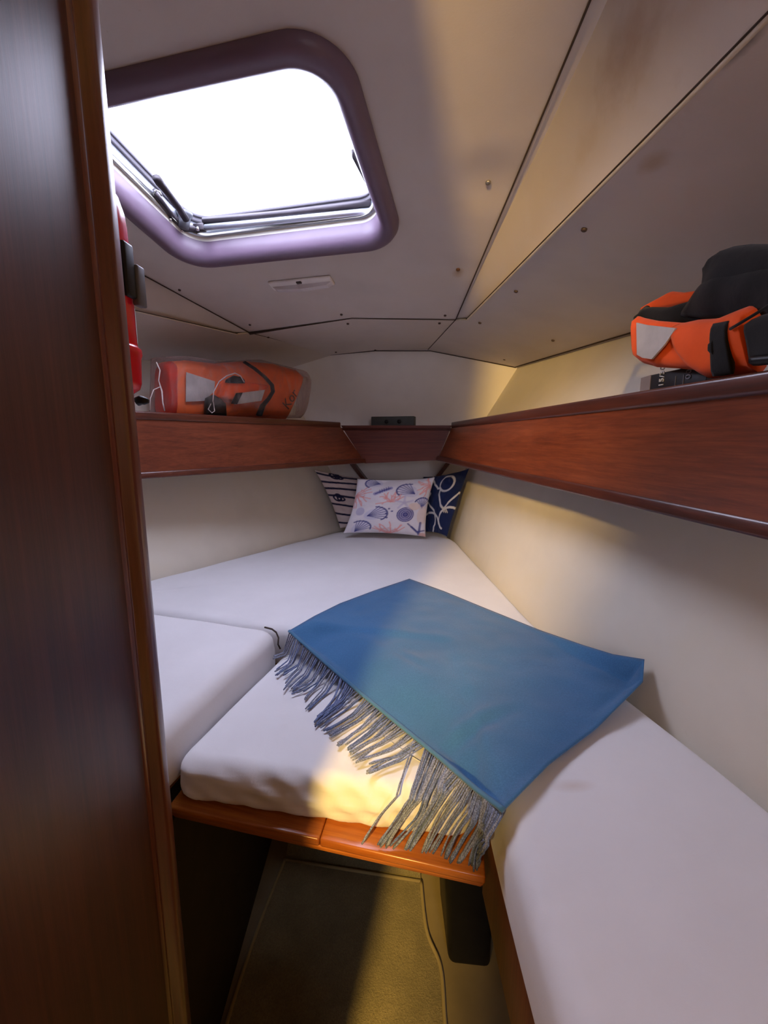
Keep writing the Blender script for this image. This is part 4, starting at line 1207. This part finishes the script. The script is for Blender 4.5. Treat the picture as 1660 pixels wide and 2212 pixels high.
# ------------------------------------------------------------------ life vest and carton on the starboard shelf
rout = V(.995, .075, 0).normalized(); rdir = (nrt - frt).normalized()          # rdir runs aft
rp0 = nrt + rout * .035
def onr(px, py, off=0.0): return onplane(px, py, rp0 + rout * off, rout)
shelf_z_r = max(nrt.z, frt.z) - .0325
v2 = thing('life_vest', 'orange and black life vest with a grey reflective patch, standing on the shelf', 'life vest', V(*onr(1520, 800, .05)))
v2.location.z = shelf_z_r
def band(toppx, botpx, off0, off1, bulge, n=26, m=8, th=.012, wr=.006):
    """a padded band in front of the shelf plane; off runs along its length"""
    def samp(P, s):
        x = s * (len(P) - 1); i = min(int(x), len(P) - 2); f = x - i
        return (P[i][0] + (P[i + 1][0] - P[i][0]) * f, P[i][1] + (P[i + 1][1] - P[i][1]) * f)
    fr, bk = [], []
    for j in range(m + 1):
        for i in range(n + 1):
            s, v = i / n, j / m
            a, b = samp(toppx, s), samp(botpx, s)
            off = off0 + (off1 - off0) * s
            p = onr(a[0] + (b[0] - a[0]) * v, a[1] + (b[1] - a[1]) * v, off)
            h = max(0, 1 - (2 * v - 1) ** 4) ** .5
            w = wr * noise.noise(p * 17)
            fr.append(p - rout * (bulge * h + w)); bk.append(p + rout * th * (.3 + .7 * h))
    W_ = n + 1; N_ = len(fr); fs = []
    for j in range(m):
        for i in range(n):
            f = (j * W_ + i, j * W_ + i + 1, (j + 1) * W_ + i + 1, (j + 1) * W_ + i)
            fs.append(f); fs.append(tuple(q + N_ for q in reversed(f)))
    rim = list(range(W_)) + [W_ * j + n for j in range(1, m + 1)] + [W_ * m + i for i in range(n - 1, -1, -1)] + [W_ * j for j in range(m - 1, 0, -1)]
    for a, b in zip(rim, rim[1:] + rim[:1]): fs.append((a, a + N_, b + N_, b))
    return fix_normals(new_mesh(fr + bk, fs, True))
col_ = obj('collar', band([(1379, 683), (1390, 687), (1420, 693), (1470, 697), (1510, 696)], [(1382, 778), (1392, 785), (1420, 793), (1470, 796), (1512, 800)], .0, .0, .014, wr=.010), M['orange'], v2)
obj('chest_panel', band([(1466, 700), (1510, 690), (1550, 688), (1590, 672), (1620, 660), (1632, 668), (1634, 690)], [(1484, 770), (1510, 806), (1535, 818), (1580, 812), (1605, 808), (1628, 806), (1640, 806)], -.004, -.004, .018, wr=.011), M['orange'], v2)
obj('far_flap', band([(1394, 664), (1420, 646), (1448, 629), (1480, 632), (1510, 628), (1545, 626)], [(1396, 672), (1420, 668), (1450, 666), (1480, 660), (1510, 655), (1545, 650)], .07, .09, .01), M['orange'], v2)
obj('lining', band([(1381, 681), (1400, 663), (1450, 664), (1490, 652), (1530, 632), (1580, 605)], [(1382, 700), (1400, 700), (1450, 704), (1490, 702), (1530, 704), (1620, 700)], .012, .05, .012), M['black_cloth'], v2)
obj('collar_roll', MB().tube([onr(1380, 690, .004), onr(1388, 676, .03), onr(1398, 667, .06)], .006, 8).mesh(True), M['black_cloth'], v2)
def rpatch(pts, off, th=.003):
    P = [onr(x, y, off) for x, y in pts]; n = len(P)
    return fix_normals(new_mesh([p - rout * th for p in P] + P, [tuple(range(n)), tuple(reversed(range(n, 2 * n)))] + [(i, (i + 1) % n, n + (i + 1) % n, n + i) for i in range(n)]))
obj('reflective_patch', rpatch([(1379, 697), (1400, 702), (1464, 709), (1440, 745), (1412, 776), (1392, 773), (1380, 766)], -.019), M['reflective'], v2)
obj('strap', band([(1541, 699), (1560, 696), (1576, 693)], [(1543, 813), (1562, 812), (1584, 808)], -.024, -.024, .004, 8, 10, .004, .006), M['black_cloth'], v2)
obj('strap', band([(1538, 738), (1546, 730)], [(1536, 764), (1546, 772)], -.026, -.026, .004, 4, 4, .004), M['black_cloth'], v2)
obj('drawcord', MB().tube([onr(1578, 711, -.030), onr(1600, 698, -.030), onr(1630, 680, -.028), onr(1665, 658, -.02)], .0018, 6).mesh(True), M['black_cloth'], v2)
obj('padding', band([(1551, 575), (1555, 548), (1575, 532), (1620, 527), (1670, 527), (1750, 530)], [(1553, 592), (1560, 640), (1580, 690), (1630, 720), (1670, 735), (1750, 760)], .05, .035, .030, 30, 14, .05, .012), M['black_cloth'], v2)
obj('padding', band([(1556, 598), (1590, 585), (1640, 575), (1690, 570)], [(1484, 690), (1560, 690), (1640, 690), (1690, 700)], .035, .02, .020, 24, 12, .04, .012), M['black_cloth'], v2)
obj('side_panel', band([(1630, 690), (1650, 680), (1690, 670), (1760, 660)], [(1630, 790), (1650, 788), (1690, 786), (1760, 780)], -.022, -.03, .012, 14, 8, .02, .01), M['black_cloth'], v2)
obj('buckle', band([(1628, 768), (1660, 765), (1700, 760)], [(1628, 790), (1660, 788), (1700, 785)], -.038, -.04, .006, 8, 4, .01, 0), M['black'], v2)
# carton under the collar, its printed face to the berth
c0, c1 = onr(1409, 790, .012), onr(1530, 790, .012)
cz1 = onr(1440, 780, .012).z
carton = thing('carton', 'black printed carton standing under the orange life vest', 'box', V(*c0)); carton.location.z = shelf_z_r
ctop = min(onr(1420, 786, .012).z, onr(1500, 790, .012).z)
obj('body', bevel_mesh(MB().hexa([V(c0.x, c0.y, shelf_z_r), V(c1.x, c1.y, shelf_z_r), V(c1.x, c1.y, shelf_z_r) + rout * .06, V(c0.x, c0.y, shelf_z_r) + rout * .06,
     V(c0.x, c0.y, ctop), V(c1.x, c1.y, ctop), V(c1.x, c1.y, ctop) + rout * .06, V(c0.x, c0.y, ctop) + rout * .06]).mesh(), .0015), M['carton_black'], carton)
e0 = onr(1388, 790, .02)
obj('end_flap', MB().hexa([V(e0.x, e0.y, shelf_z_r), V(c0.x, c0.y, shelf_z_r), V(c0.x, c0.y, shelf_z_r) + rout * .05, V(e0.x, e0.y, shelf_z_r) + rout * .05,
     V(e0.x, e0.y, ctop), V(c0.x, c0.y, ctop), V(c0.x, c0.y, ctop) + rout * .05, V(e0.x, e0.y, ctop) + rout * .05]).mesh(), M['carton_grey'], carton)
def rtext(s, px, py, size, mat):
    m = frame(onr(px, py, .0112), V(0, 0, 1), -rdir * -1 if False else -rdir)
    if (m.to_3x3() @ V(0, 0, 1)).dot(rout) > 0: m = frame(onr(px, py, .0112), V(0, 0, 1), -rdir)
    obj('lettering', text_mesh(s, size, m), mat, carton)
rtext('15/30', 1431, 813, .0150, M['white_print'])
rtext('00', 1489, 808, .0150, M['print_grey'])
for px in (1461, 1478):
    q = onr(px, 812, .0114)
    obj('print_line', MB().box((-.0004, -.0006, -.03), (.0004, .0006, .02), Matrix.Translation(V(q.x, q.y, shelf_z_r + .032))).mesh(), M['print_grey'], carton)
